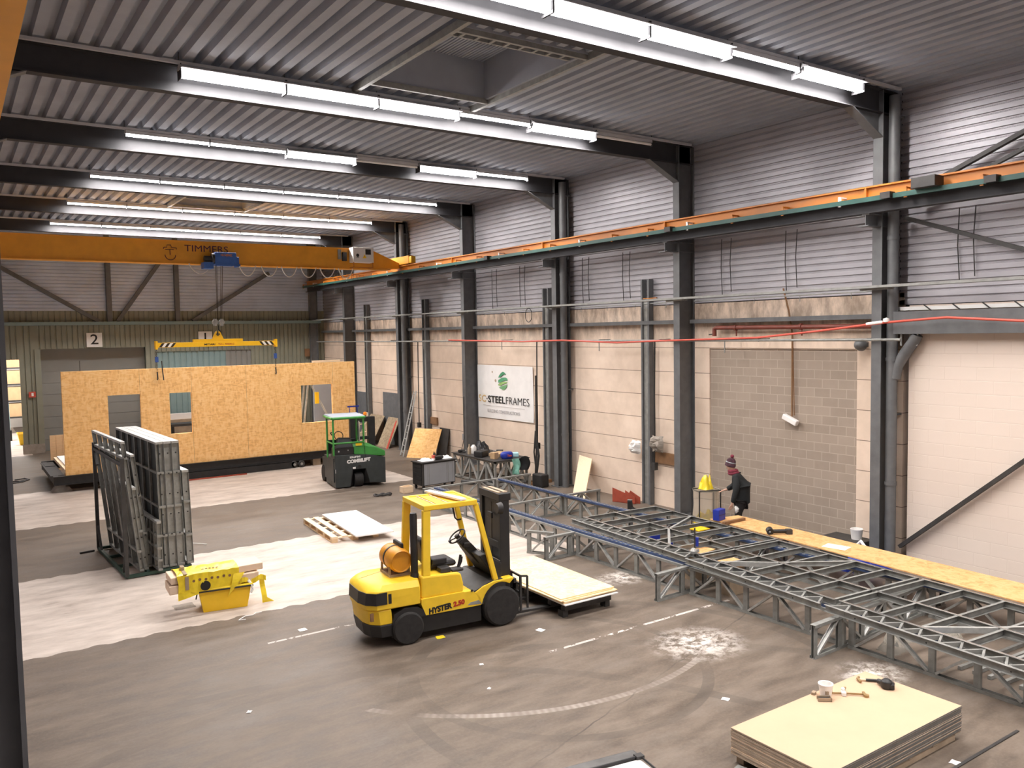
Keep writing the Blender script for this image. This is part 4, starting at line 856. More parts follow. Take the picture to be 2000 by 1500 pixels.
# leaning sheets, ladders and planks along the right wall
def leaning(name, m, y0, y1, x0, x1, h, th, lab, cat='board', sk=0, g=None):   # foot at x0, top at x1 against the wall
    b = MB(); b.poly([(x0,y0,0),(x0,y1,0),(x1,y1+sk,h),(x1,y0+sk,h)], (-th,0,.0)); o = b.build(name, M[m], bevel=.002); return tag(o, lab, cat, g)
o = MB().poly([(14.55,28.79,0),(15.2,27.78,0),(15.82,28.18,1.06),(15.17,29.19,1.06)], (.012,.012,-.012)).build('osb_board', M['osb'], bevel=.002); tag(o, 'bright orange board leaning at an angle beside the aluminium ladder', 'board')
leaning('osb_board','osbgrey',31.5,32.6,15.1,15.82,1.2,.02,'brown board with an orange edge leaning past the fifth column',sk=.3)
leaning('grey_board','osbgrey',33.0,34.6,15.0,15.82,1.2,.02,'wide weathered grey brown board leaning in the far bay',sk=.3)
leaning('red_strip','hose',31.5,31.62,15.05,15.76,1.1,.02,'narrow orange-red strip leaning on the board',cat='strip',sk=.45)
leaning('black_sheet','dark',27.55,28.3,15.62,15.87,1.10,.02,'dark sheet standing behind the bright orange board',sk=.1)
lp = MB(); lp.poly([(14.82,18.15,0),(14.86,18.75,0),(15.82,19.6,1.0),(15.80,18.98,.95)], (-.05,-.03,.03)); lp = lp.build('thick_plank', M['woodpale'], bevel=.004); tag(lp, 'thick pale wooden plank leaning on the wall behind the trusses', 'plank')
def ladder(name, lab, p0, p1, side, n, wd, r=.03, m='galv'):
    p0 = Vector(p0); p1 = Vector(p1); s = Vector(side).normalized()*wd/2
    o = thing(name, lab, 'ladder', p0)
    for k in (-1,1): MB().bar(s*k, p1-p0+s*k*.8, r, r*2.2, side).build('stile', M[m], o)
    for k in range(n): q = (p1-p0)*((k+.6)/n); MB().cyl(q-s*.95, q+s*.95, .016, n=8).build('rung', M[m], o)
    return o
ladder('aluminium_ladder','aluminium ladder leaning on the right wall beside the fifth column',(14.55,29.2,0),(15.78,30.3,2.45),(.2,1,0),10,.40)
sl_ = ladder('step_ladder','grey stepladder standing behind the right opening of the board wall',(12.75,31.0,.7),(11.55,31.25,3.15),(.2,1,0),8,.42)
for yy in (.05,.45): MB().bar((-1.22,yy,2.45),(-1.55,yy,0),.04,.06).build('rear_leg', M['galv'], sl_)
MB().box(-1.42,.0,2.43,-1.1,.5,2.47).build('top_platform', M['redrust'], sl_); MB().box(-1.0,-.06,1.45,-.86,.04,1.9).build('yellow_holder', M['plasticyellow'], sl_)
ladder('pale_ladder','pale wooden ladder seen through the green forklift mast',(12.0,27.2,0),(12.25,27.6,2.0),(1,.2,0),7,.42,m='woodpale')
cl_ = small('blue_stand', MB().box(-.22,-.015,2.2,.22,.015,2.25).bar((-.15,0,2.2),(-.02,0,0),.02,.02).bar((.15,0,2.2),(.3,0,0),.02,.02), 'bluebin', (12.0,27.9,0), 'blue topped stand behind the green forklift', 'stand')
# ================================================================= TRUSS ASSEMBLY TABLE
GV, GD = M['galvd'], M['galv']
HT = .50
def make_truss(name, label, loc, rz, L, n, group, h=HT, first_up=True):
    t = thing(name, label, 'truss', loc, rz, group)
    MB().extr(CSEC(.045,.09,.004), (0,0,.022), (L,0,.022), (0,1,0)).build('bottom_chord', GV, t)
    MB().extr(CSEC(.045,.09,.004), (0,0,h-.022), (L,0,h-.022), (0,-1,0)).build('top_chord', GV, t)
    vm = MB().extr(CSEC(.09,.045,.004), (0,0,.004), (0,0,h-.004), (0,1,0))
    v0 = None
    for k in range(n+1):
        x = .045+(L-.09)*k/n
        v = vm.build('vertical', GV, t) if v0 is None else v0.copy()
        if v0 is not None: COL.objects.link(v)
        v.location = (x,0,0); v0 = v0 or v
    d0 = {}
    for k in range(n):
        x0 = .045+(L-.09)*k/n; dx = (L-.09)/n; up = (k % 2 == 0) == first_up
        if up not in d0:
            d0[up] = MB().extr(CSEC(.035,.07,.004), (.06,0,.05 if up else h-.05), (dx-.06,0,h-.05 if up else .05), (0,1,0)).build('diagonal', GD, t); o = d0[up]
        else: o = d0[up].copy(); COL.objects.link(o)
        o.location = (x0,0,0)
    return t
YC = [20.25, 17.0, 13.75, 10.45, 7.25, 4.0]
nn = ['nearest','second nearest','third nearest','fourth nearest','farthest']
# long trusses stand along the wall direction (local x -> -Y)
tn = make_truss('long_truss', '', (10.93, YC[0]-.06, 0), R(-90), 3.13, 5, 'long trusses of the assembly table')
for side, x in (('near side',10.93),('wall side',13.15)):
    for k in range(5):
        lab = 'galvanised long truss on the floor, %s on the %s of the table' % (nn[4-k], side)
        if side == 'near side' and k == 0: tn['label'] = lab
        else: copy_tree(tn, lab, (x, YC[k]-.06, 0))
xt = make_truss('cross_truss', '', (10.12, YC[1], 0), R(1.5), 3.75, 6, 'cross trusses of the assembly table')
xnm = ['farthest, behind the forklift mast','second farthest','third farthest, poking out left of the table','third nearest, poking out left of the table','second nearest, poking out in front of the table','nearest, at the right picture edge']
for k, y in enumerate(YC):
    lab = 'short cross truss of the assembly table, '+xnm[k]
    loc = (10.12 if k > 1 else 10.72, y, 0)
    if k == 1: xt['label'] = lab; xt.location = loc
    else: copy_tree(xt, lab, loc)
lf = make_truss('square_truss', 'small square truss frame standing askew beyond the forklift boards', (10.2,14.5,0), R(-58), .62, 1, None, .5)
for s, x, lab in (('l',10.99,'blue slotted rail on the near side trusses of the table'),('r',13.12,'blue slotted rail on the wall side trusses of the table')):
    b = MB().box(-.06,3.6,.502,.06,20.0,.545)
    o = thing('blue_rail', lab, 'rail', (x,0,0), group='blue rails of the assembly table'); b.build('rail', M['railblue'], o)
    b = MB()
    for k in range(120): b.box(-.05,3.7+k*.136,.545,-.02,3.76+k*.136,.552).box(.02,3.7+k*.136,.545,.05,3.76+k*.136,.552)
    o2 = b.build('slot_row', M['galvd'], o); o2['kind'] = 'stuff'
# floor frame panels lying on top
PA = math.atan2(-1, -.078)
def frame_panel(loc, L, nj, label, braces, nx):
    t = thing('floor_cassette', label, 'frame panel', loc, PA, 'galvanised frame panels on the table')
    WD = 2.42; z0, z1 = 0, .10
    ch = lambda y, nm='stringer': MB().extr(CSEC(.05,.10,.004), (0,y,.05), (L,y,.05), (0,0,1)).build(nm, GV, t)
    ch(.025,'edge_beam'); ch(.36); ch(1.22); ch(WD-.03,'edge_beam')
    for y in (.36,1.22,WD-.03): MB().box(0,y-.018,.1,L,y+.018,.104).build('bright_flange', M['chrome'], t)
    n = max(4, int(L/.3)); v0 = None
    for k in range(n):
        x0 = .06+(L-.12)*k/n; x1 = .06+(L-.12)*(k+1)/n
        for (p, q) in (((x0,.05,.06),((x0+x1)/2,.335,.06)),(((x0+x1)/2,.335,.06),(x1,.05,.06))): MB().bar(p, q, .03, .06).build('lattice_web', GV, t)
    for k in range(nj+1):
        x = .03+(L-.06)*k/nj
        MB().extr(CSEC(.045,.10,.004), (x,.38,.046), (x,WD,.046), (0,0,1)).build('joist', GV, t)
    for (p, q) in braces: MB().extr(CSEC(.05,.08,.004), (*p,.06), (*q,.06), (0,0,1)).build('flat_brace', GD, t)
    b = MB()
    for k in range(nx): x = L*(k+.5)/nx; b.cyl((x,.0,.05),(x,-.003,.05),.012,n=8)
    b.build('bolt_hole', M['black'], t)
    return t
# local x runs towards the viewer (-Y), local y towards the wall
FZ = .555
def fpm(o): o.scale = (1,1,1); return o
panels = [((11.20,14.25,FZ),3.75,6,'farthest of three steel floor frames lying on the trusses',[((1.9,1.2),(2.9,.36)),((1.9,1.22),(1.3,2.35))],3),
          ((10.84,10.46,FZ),2.98,5,'middle one of three steel floor frames lying on the trusses',[((1.1,1.2),(.5,.4)),((1.1,1.22),(1.75,2.35))],3),
          ((10.62,7.42,FZ),3.3,5,'nearest of three steel floor frames, running out at the right picture edge',[((1.9,1.2),(1.35,.4)),((1.9,1.22),(2.5,2.35))],3)]
for a in panels: frame_panel(*a)
os_ = MB().poly([(13.48,12.25,0),(14.22,12.1,0),(13.72,2.6,0),(12.70,2.6,0)], (0,0,.022)).build('osb_strip', M['osbstrip'], bevel=.002); os_.location = (0,0,.662); tag(os_, 'long board strip lying along the wall side of the frames', 'board')
# things on and in the table
o = MB().box(-.3,-.24,0,.3,.24,.02).build('osb_offcut', M['osbstrip']); o.location = (11.72,11.0,.532); o.rotation_euler = (0,0,.2); tag(o, 'square board offcut under the frames next to the blue handled clamp', 'board')
o = MB().box(-.3,-.24,0,.3,.24,.02).build('osb_offcut', M['osbstrip']); o.location = (11.55,10.0,.532); o.rotation_euler = (0,0,-.1); tag(o, 'square board offcut under the frames, nearer than the one by the clamp', 'board')
for (x, y, lab) in ((11.72,11.0,'pale block propping up the board offcut by the clamp'),(11.55,10.0,'pale block propping up the nearer board offcut')):
    o = MB().box(-.2,-.15,0,.2,.15,.532).build('support_block', M['woodgrey']); o.location = (x,y,0); tag(o, lab, 'block')
clp = thing('bar_clamp', 'screw clamp with blue handle standing on the frame', 'clamp', (11.28,10.62,.665)); MB().bar((0,0,-.08),(0,0,.45),.02,.02,(0,1,0)).build('bar', M['dark'], clp); MB().cyl((.06,0,.1),(.06,0,.26),.03).build('handle', M['bluebin'], clp); MB().box(-.03,-.02,-.02,.1,.02,.04).lathe([(0,0),(.05,0),(.06,.05),(.03,.1),(0,.1)], 12, (-.1,-.06,0)).build('jaw', M['galv'], clp)
MB().bar((.06,0,.02),(-.02,0,.0),.02,.02).build('jaw_screw', M['chrome'], clp)
yp = MB().box(-.17,-.13,0,.17,.13,.02).build('yellow_sheet', M['plasticyellow']); yp.location = (12.9,12.0,.585); tag(yp, 'yellow sheet inside the frame near the blue box', 'sheet')
for k, (x, y) in enumerate(((12.75,13.3),(12.6,12.7))):
    o = MB().box(-.16,-.12,0,.16,.12,.25).build('paint_tub', M['bluebin' if k < 2 else 'white'], bevel=.02); o.location = (x,y,0); o.rotation_euler = (0,0,k); tag(o, ('blue tub on the floor under the far frame, nearer the wall','blue tub on the floor under the far frame, nearer the middle','white tub on the floor under the middle frame')[k], 'tub')
bw = thing('blue_box', 'upright blue plastic box on the end of the long board strip', 'box', (13.55,12.05,.685), R(10)); MB().box(-.13,-.08,0,.13,.08,.24).build('box', M['bluebin'], bw, bevel=.015); MB().box(-.13,-.083,.12,.13,-.078,.13).build('rim_line', M['black'], bw)
o = MB().bar((-.33,0,.03),(.33,0,.03),.07,.06).build('wooden_batten', M['brownwood'], bevel=.008); o.location = (13.62,11.7,.685); o.rotation_euler = (0,0,R(0)); tag(o, 'brown wooden batten lying in front of the blue box', 'batten')
dk = thing('angle_grinder', 'black cordless tool lying on the long board strip', 'power tool', (13.55,10.45,.685), R(-35)); MB().cyl((-.2,0,.06),(.12,0,.06),.04).build('grip', M['black'], dk, smooth=40); MB().lathe([(0,-.05),(.07,-.05),(.07,.05),(0,.05)], 16, (-.22,0,.07), (0,1,.3)).build('head', M['black'], dk); MB().box(.1,-.06,.0,.22,.06,.1).build('battery', M['dark'], dk, bevel=.01); MB().cyl((-.24,-.07,.07),(-.24,-.078,.07),.02).build('silver_button', M['chrome'], dk)
o = MB().box(-.15,-.22,0,.15,.22,.003).build('paper_sheet', M['paper']); o.location = (13.55,9.2,.686); o.rotation_euler = (0,0,R(12)); tag(o, 'white paper sheet lying on the long board strip', 'paper')
for k, (x, y) in enumerate(((11.95,6.9),(11.35,6.75),(12.2,6.35))):
    o = rag(8,.34,.30,20+k).build('plastic_wrap', M['film'], smooth=70); o.location = (x,y,.0); tag(o, ('clear plastic wrap crumpled on the floor under the nearest frame, left heap','clear plastic wrap crumpled under the nearest frame, beside the chord','clear plastic wrap crumpled under the nearest frame, toward the wall')[k], 'wrap')
b = MB()
for k in range(5): b.bar((0,k*.2,.03),(1.6,k*.2-.1,.03),.05,.05)
o = b.build('spare_channels', M['galvd']); o.location = (11.4,5.0,0); tag(o, 'loose steel channels lying on the floor under the nearest frame', 'channels', kind='stuff')
# blue bag and white bucket on the wall side
bb = small('blue_sack', rag(10,.8,.42,31), 'bluebin', (14.75,9.45,0), 'blue plastic sack slumped at the foot of the nearest column', 'sack', smooth=60)
bb.scale = (1,1,1.15)
small('white_tail', MB().tube([(0,0,.0),(.05,-.1,.12),(-.1,-.25,.1),(-.15,-.4,.02)], .03, 6), 'paper', (14.6,9.5,.46), 'white strip of film trailing over the blue sack', 'strip')
bk_ = thing('white_bucket', 'white bucket against the wall beyond the blue sack', 'bucket', (15.5,10.05,.36)); bk_.scale = (.78,.78,.78); MB().lathe([(0,0),(.13,0),(.16,.26),(.165,.27),(.16,.28),(.145,.27),(.12,.02),(0,.02)], 20).build('bucket', M['white'], bk_, smooth=40)
cr_ = small('dark_crate', MB().box(-.3,-.5,0,.3,.4,.36), 'dark', (15.45,10.3,0), 'dark crate against the block wall under the white bucket', 'crate', bevel=.02)
# waste bag stand
ws = thing('bag_stand', 'waste bag stand holding a clear sack beside the worker', 'bag stand', (15.0,13.75,0), R(-20))
b = MB()
for x in (-.28,.28): b.tube([(x,-.2,0),(x,-.2,.92),(x,.2,.92),(x,.2,0)], .016, 6)
b.tube([(-.28,-.2,.92),(.28,-.2,.92)], .016, 6).tube([(-.28,.2,.92),(.28,.2,.92)], .016, 6); b.build('stand_frame', M['dark'], ws)
MB().lathe([(.02,.06),(.24,.05),(.33,.25),(.30,.55),(.31,.88),(.33,.93),(.30,.90)], 18).build('clear_sack', M['film'], ws, smooth=60)
b = rag(10,.46,.40,41); o = b.build('yellow_film', M['bagyellow'], ws, smooth=60); o.location = (0,0,.08)
b = rag(8,.28,.30,42); o = b.build('yellow_sack', M['bagyellow'], smooth=60); o.location = (15.0,13.75,.93); o.scale = (1,1,1.5); tag(o, 'crumpled yellow film sticking out above the bag stand', 'film')
# floor bits by the wall
o = rag(8,.55,.26,51).build('red_bracket', M['redrust']); o.location = (15.25,16.95,0); o.scale = (1.2,1,1); 
bpy.data.objects.remove(o)
rbk = thing('red_bracket', 'red steel brackets piled on the floor at the wall foot', 'bracket', (15.35,17.05,0), R(-70))
MB().poly([(-.4,0,0),(.3,0,0),(.3,0,.2),(-.0,0,.36),(-.0,0,.28),(-.4,0,.40)], (0,.02,0)).poly([(-.4,0,0),(.3,0,0),(.3,.3,.0),(-.4,.3,0)], (0,0,.02)).poly([(-.1,.12,0),(.4,.12,0),(.4,.12,.18),(.1,.12,.34)], (0,.02,0)).build('plate', M['redrust'], rbk)
bt2 = thing('work_boot', 'black rubber boot standing by the wall at the slotted post', 'boot', (14.75,16.2,0), R(-60)); MB().poly([(-.06,-.05,0),(.22,-.05,0),(.24,-.05,.05),(.08,-.05,.12),(.06,-.05,.3),(-.06,-.05,.3)], (0,.1,0)).build('boot', M['black'], bt2, bevel=.025); MB().box(-.06,-.05,.30,.06,.05,.31).build('cuff', M['galvd'], bt2)
# ================================================================= BOARD WALL ON ITS TRANSPORT FRAME
ow = thing('osb_module', 'long orange board clad house wall with three openings on a black transport frame', 'wall module', (0,29.3,0))
X0, X1, Z0, Z1 = 2.85, 12.70, .53, 3.81
ops = [(4.15,5.13,1.35,2.99),(6.03,6.74,1.58,2.965),(10.58,11.80,1.605,2.995)]
b = MB(); xs = X0
for (a, c, lo, hi) in ops: b.box(xs,0,Z0,a,.14,Z1).box(a,0,Z0,c,.14,lo).box(a,0,hi,c,.14,Z1); xs = c
b.box(xs,0,Z0,X1,.14,Z1); b.build('wall_face', M['osb'], ow)
b = MB()
for x, lo, hi in ((5.12,2.99,Z1),(6.75,Z0,Z1),(8.6,Z0,Z1),(4.3,2.99,3.0),(11.81,2.99,Z1),(10.57,Z0,1.6)): b.box(x-.003,-.002,lo,x+.003,.002,hi)
b.build('board_joint', M['brownwood'], ow)
b = MB().box(X0+.02,.14,.56,X1-.1,3.9,.66); b.build('floor_platform', M['woodpale'], ow)
MB().box(X0+.12,.14,.66,X1-.3,3.85,.70).build('floor_sheet', M['floorwhite'], ow)
MB().box(12.50,3.8,.66,13.7,3.9,3.70).build('rear_wall', M['greypanel'], ow); MB().box(12.50,3.78,3.70,13.7,3.92,3.77).build('rear_wall_cap', M['woodpale'], ow)
for x in (3.4,): MB().cyl((x,.07,Z1),(x,.07,Z1+.33),.012,n=6).build('lifting_rod', M['dark'], ow)
tf = thing('transport_trailer', 'long black steel transport frame on small wheels under the board wall', 'frame', (0,29.3,0))
b = MB(); b.extr(ISEC(.16,.28,.02,.02), (2.5,-.02,.39), (12.6,-.02,.39)).extr(ISEC(.16,.28,.02,.02), (2.5,4.05,.39), (12.6,4.05,.39))
for x in (2.58,5,7.5,10,12.5): b.bar((x,0,.39),(x,4.05,.39),.14,.24)
b.build('beam', M['black'], tf)
MB().box(2.45,.3,.49,2.83,3.8,.515).build('end_plate', M['dark'], tf); MB().box(2.5,2.6,.515,2.8,3.6,.53).build('tread_mat', M['black'], tf)
MB().bar((6.35,-.05,.12),(10.2,-.05,.12),.14,.22).build('lower_beam', M['black'], tf)
for x in (10.47,10.2): 
    wq = MB().lathe([(.02,0),(.11,0),(.13,.02),(.13,.07),(.11,.09),(.02,.09)], 20, (x,-.12,.13), (0,1,0)).build('wheel', M['dark'], tf, smooth=40); MB().lathe([(0,0),(.05,0),(.05,.02),(0,.02)], 12, (x,-.13,.13), (0,-1,0)).build('wheel_hub', M['galvd'], wq)
small('support_block', MB().box(-.15,-.15,0,.15,.15,.25), 'woodgrey', (11.1,29.45,0), 'pale timber block under the right part of the transport frame', 'block', bevel=.01)
small('support_block', rag(6,.5,.24,61), 'clay', (2.75,29.7,0), 'crumbling grey block under the left end of the transport frame', 'block', smooth=50).scale = (1.1,1,1.15)
small('support_block', rag(6,.5,.2,62), 'clay', (4.1,30.0,0), 'dirty grey block under the transport frame further in from the left end', 'block', smooth=50)
small('red_bar', MB().box(-1.1,-.03,0,1.1,.03,.04), 'redrust', (7.3,28.95,0), 'rust red bar lying on the floor before the transport frame', 'bar')
tbx = thing('storage_table', 'dark table with boxes seen through the middle opening of the board wall', 'table', (8.3,37.8,0)); MB().box(-.6,-.4,1.0,.9,.4,1.1).build('table_top', M['dark'], tbx)
for x in (-.5,.8): 
    for y in (-.3,.3): MB().box(x-.05,y-.05,0,x+.05,y+.05,1.0).build('leg', M['black'], tbx)
small('white_shelf_board', MB().box(-1.4,-.1,0,1.4,.1,.26), 'floorwhite', (8.5,39.6,1.12), 'white board resting behind the table seen through the board wall', 'board')
small('shelf_crate', MB().box(-1.4,-.25,0,1.4,.25,1.12), 'woodgrey', (8.5,39.6,0), 'low crate holding the white board seen through the board wall', 'crate')
small('blue_notice', MB().box(0,-.01,0,.42,.0,.3), 'lightblue', (12.62,YB-.03,2.55), 'small pale blue notice on the far wall seen through the right opening', 'notice')
small('old_plank_panel', MB().box(0,0,0,.62,.04,1.3).box(.2,-.01,0,.205,.0,1.3).box(.42,-.01,0,.425,.0,1.3), 'wood', (2.9,34.6,.0), 'light plank panel standing left behind the board wall', 'panel')
small('cable_loop', MB().tube([(.0,0,.02),(.3,.15,.02),(.42,-.2,.02),(.2,-.6,.02),(-.1,-.7,.02)], .02, 6).tube([(.42,-.2,.02),(.1,-.4,.02),(-.2,-.3,.02)], .02, 6), 'black', (1.65,33.0,0), 'black cable loops on the floor near the open doorway', 'cable')

# ================================================================= RACK OF GREY STEEL FRAMES
RD = R(-87.55) + math.pi     # frames run away from the viewer: local x along the length
rk = thing('frame_rack', 'dark steel rack carrying upright galvanised wall frames', 'rack', (2.72,17.8,0), R(2.4))
b = MB()
for x in (0,.42,.84,1.22): b.bar((x,0,.05),(x,2.9,.05),.06,.06)
for y in (0,.95,1.9,2.9): b.bar((0,y,.05),(1.22 if y < 2.5 else 1.66,y,.05),.06,.06)
b.build('base_frame', M['racky'], rk)
for (x, y, h) in ((0,0,2.44),(0,2.9,2.48),(1.66,2.9,2.2)): MB().bar((x,y,.05),(x,y,h),.07,.07,(0,1,0)).build('post', M['dark'], rk)
MB().bar((0,0,2.30),(0,2.9,2.34),.06,.06).build('top_rail', M['dark'], rk)
for q in (((0,2.9,2.34),(0,2.6,2.0)),((0,2.55,.05),(0,2.9,.6)),((0,0,.6),(0,.3,.05))): MB().bar(*q,.05,.04).build('gusset', M['dark'], rk)
MB().bar((1.66,2.9,2.1),(1.3,2.9,2.05),.05,.05).build('cross_arm', M['dark'], rk)
def steel_frame(name, label, base0, base1, H, th, lean=0, nst=7, rows=(.9,1.8), group='steel wall frames in the rack', holes=True, sheet=False):
    """upright frame from base0 to base1 on the floor; lean = shift of the top edge in local y"""
    p0 = Vector((*base0,0)); d = Vector((*base1,0))-p0; L = d.length
    t = thing(name, label, 'frame', base0 if len(base0) == 3 else (*base0,.0), math.atan2(d.y,d.x), group)
    S = lambda x, z: (x, lean*z/H, z)
    z0 = .09
    MB().bar(S(0,z0+.02), S(L,z0+.02), th, .045, (0,0,1)).build('bottom_track', GV, t); MB().bar(S(0,H-.02), S(L,H-.02), th, .045, (0,0,1)).build('top_track', GD, t)
    for k in range(nst):
        x = .025+(L-.05)*k/(nst-1); MB().extr(CSEC(.05,th,.004), S(x,z0), S(x,H), (0,1,0)).build('stud', GV, t)
    for z in rows: MB().bar(S(0,z), S(L,z), th*.9, .05, (0,0,1)).build('noggin', GV, t)
    if sheet: MB().poly([(0.01,lean*z0/H+th*.05,z0),(L-.01,lean*z0/H+th*.05,z0),(L-.01,lean+th*.05,H),(.01,lean+th*.05,H)], (0,.01,0)).build('back_sheet', M['combi'], t)
    if holes:
        b = MB(); z = .35
        while z < H-.1: b.cyl((-.006,lean*z/H,z),(.0,lean*z/H,z),.017,n=8); z += .42
        b.build('bolt_hole', M['black'], t)
    return t
fr = ['leftmost','middle','rightmost']
for k in range(3):
    dx = .155*k
    steel_frame('stud_wall', 'tall galvanised wall frame standing upright in the rack, %s of the three tallest' % fr[k], (3.47+dx,17.9), (3.30+dx,21.65), 2.69, .145, lean=.028, rows=(.75,1.35,2.05), sheet=(k == 0))
steel_frame('stud_wall', 'lower galvanised frame on the right side of the rack', (3.97,17.92), (3.82,21.0), 2.06, .135, lean=.04, rows=(.7,1.4))
for k, (a, h, yy, rw) in enumerate((((3.03,17.9),2.76,20.7,(.5,2.42)),((3.235,18.15),2.45,20.9,(.8,1.6)))):
    steel_frame('stud_wall', 'galvanised frame leaning left in the rack, %s' % ('outermost with open top lattice','second one, behind the short frame')[k], a, (a[0]-.16,yy), h, .08, lean=.27, nst=6-k, rows=rw)
steel_frame('stud_wall', 'short galvanised frame between the leaning and the upright ones', (3.13,17.97), (3.06,19.4), 1.80, .08, lean=.19, nst=4, rows=(.9,))
for k, (x, h, z) in enumerate(((3.335,1.1,0),)):
    steel_frame('grid_panel', ('low galvanised grid frame at the front of the rack','lower grid frame beside the low one at the front of the rack')[k], (x,17.70), (x-.085,19.6), h, .09, nst=8, rows=(.3,.55,.8) if k == 0 else (.3,), holes=False)
small('white_tie', MB().tube([(0,0,.02),(.12,.08,.06),(.3,.05,.03),(.42,-.08,.02)], .012, 5), 'paper', (4.3,19.7,0), 'white tie strip on the floor right of the steel frame rack', 'strip')
small('steel_offcut', MB().bar((0,0,.02),(.3,.06,.02),.04,.04), 'dark', (2.2,20.6,0), 'short dark steel offcut on the floor left of the steel frame rack', 'offcut')

# ================================================================= YELLOW TUB WITH WRAPPED SLABS
yb = thing('yellow_tub', 'yellow plastic tub on the pale floor strip, loaded with wrapped slabs', 'tub', (3.85,14.95,0), R(-9))
b = MB()
lo = [(-.37,-.24),(.37,-.24),(.37,.24),(-.37,.24)]; 
taper(b, [[(x,y,0) for x,y in lo],[(x*1.2,y*1.2,.41) for x,y in lo],[(x*1.12,y*1.12,.41) for x,y in lo],[(x*.95,y*.92,.02) for x,y in lo]]); b.build('tub', M['plasticyellow'], yb, bevel=.03)
MB().tube([(x*1.24,y*1.24,.415) for x,y in lo+lo[:1]], .022, 6).build('rim', M['bagyellow'], yb)
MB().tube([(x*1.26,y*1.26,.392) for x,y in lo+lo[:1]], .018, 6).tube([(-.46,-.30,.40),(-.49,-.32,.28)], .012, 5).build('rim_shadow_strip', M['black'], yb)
def slab(z, L, W_, H_, x, y, rz, lab, m='woodpale'):
    o = MB().box(-L/2,-W_/2,0,L/2,W_/2,H_).build('insulation_slab', M[m], bevel=.012); o.location = (x,y,z); o.rotation_euler = (0,R(-1),R(rz)); return tag(o, lab, 'slab', 'slabs on the yellow tub')
slab(.435, 1.5, .50, .15, 3.66, 14.93, -4, 'thick pale slab lying lower on the yellow tub', 'slabside')
slab(.605, 1.56, .52, .12, 3.72, 14.98, -2, 'pale slab lying uppermost on the yellow tub', 'slabside')
ff = thing('yellow_wrap', 'torn yellow printed film wrapped round the slabs on the tub', 'film', (3.66,14.95,.42), R(-3))
b = MB(); rnd = random.Random(5)
sec = [(-.275,-.01),(-.285,.16),(-.28,.31),(-.2,.33),(.0,.335),(.2,.33),(.285,.3),(.28,.1),(.27,-.01)]
N = 12; vs = []
for i in range(N+1):
    x = -.62+1.0*i/N
    for (y, z) in sec: vs.append((x+rnd.uniform(-.015,.015)+(.08*(z) if i == N else 0), y*1.02+rnd.uniform(-.014,.014), z+rnd.uniform(-.008,.012)))
ns = len(sec); b.add(vs, [(i*ns+j,i*ns+j+1,(i+1)*ns+j+1,(i+1)*ns+j) for i in range(N) for j in range(ns-1)]); fm = b.build('film', M['bagyellow'], ff, solid=.006)
for fn, nu, nv in ((lambda u, v: (-.62+.34*v, -.285-.012*math.sin(v*5), .02-.13*u*(1-.5*v)), 8, 8),(lambda u, v: (.30+.20*u*(1-v)-.10*v, -.30-.03*math.sin(v*4), .22-.40*v), 6, 8),(lambda u, v: (.40+.47*u, -.29-.02*math.sin(u*12), .10-.09*v+.03*math.sin(u*10)), 10, 4),(lambda u, v: (.76+.09*v+.04*u+(.12*(u-.8)*5*v if u > .8 else 0), -.24+.03*math.sin(u*6), .07-.48*u), 10, 3)):
    MB().grid(fn, nu, nv).build('torn_flap', M['bagyellow'], ff, solid=.005)
MB().box(-.50,-.296,.06,-.44,-.288,.29).box(-.52,-.3,.333,-.46,-.05,.345).box(-.52,-.02,.335,-.46,.12,.40).build('dark_tape', M['woodgrey'], ff)
MB().lathe([(0,0),(.085,0),(.085,.004),(0,.004)], 20, (-.17,-.293,.085), (0,-1,0)).build('round_print', M['txtblack'], ff)
b = MB()
for k in range(7): b.lathe([(.018,0),(.024,0),(.024,.004),(.018,.004)], 10, (-.36+k*.1,-.294,.20+.01*(k%2)), (0,-1,0))
for k in range(5): b.box(-.2+k*.06,-.16,.343,-.165+k*.06,-.12,.347)
b.build('print_mark', M['brownwood'], ff)
MB().tube([(.55,-.3,.06),(.60,-.33,-.02),(.62,-.34,-.1),(.58,-.34,-.16)], .025, 6).build('white_strip', M['paper'], ff)
small('grit_pile', rag(6,.32,.012,71), 'clay', (3.25,15.35,0), 'small heap of grey dirt left of the yellow tub', 'dirt')
small('string_scrap', MB().tube([(0,0,.008),(.1,.08,.01),(.22,.05,.01),(.30,.14,.01),(.4,.12,.01)], .008, 4).tube([(0,0,.008),(-.05,-.06,.01),(.06,-.1,.01)], .008, 4), 'paper', (3.88,14.05,0), 'white string scraps on the floor edge in front of the yellow tub', 'string')

# ================================================================= PALLETS, BOARD STACK, TOOLS ON IT
pa = thing('wooden_pallet', 'light wooden pallet lying on the pale floor, half covered by a white board', 'pallet', (7.10,17.95,0), R(-4.4))
for x in (0,.25,.5,.75,1.0): MB().box(x,0,.115,x+.14,2.36,.138).build('deck_board', M['woodpale'], pa)
for y in (0,.56,1.12,1.68,2.26): MB().box(0,y,.09,1.14,y+.1,.115).build('cross_board', M['woodpale'], pa)
for x in (.0,.5,1.0):
    MB().box(x,0,0,x+.14,2.36,.02).build('bottom_board', M['wood'], pa)
    for y in (0,.56,1.12,1.68,2.22): MB().box(x,y,.02,x+.14,y+.14,.09).build('block', M['wood'], pa)
o = MB().box(0,0,0,.92,2.72,.035).build('white_board', M['floorwhite'], bevel=.003); o.location = (7.55,17.60,.14); o.rotation_euler = (0,0,R(-5)); tag(o, 'white board lying across the light wooden pallet', 'board')
gp = thing('board_pallet', 'dark low pallet under the big stack of cream boards', 'pallet', (6.95,4.8,0))
for y in (.02,.55,1.08): MB().box(.05,y,0,2.45,y+.1,.08).build('runner', M['woodgrey'], gp)
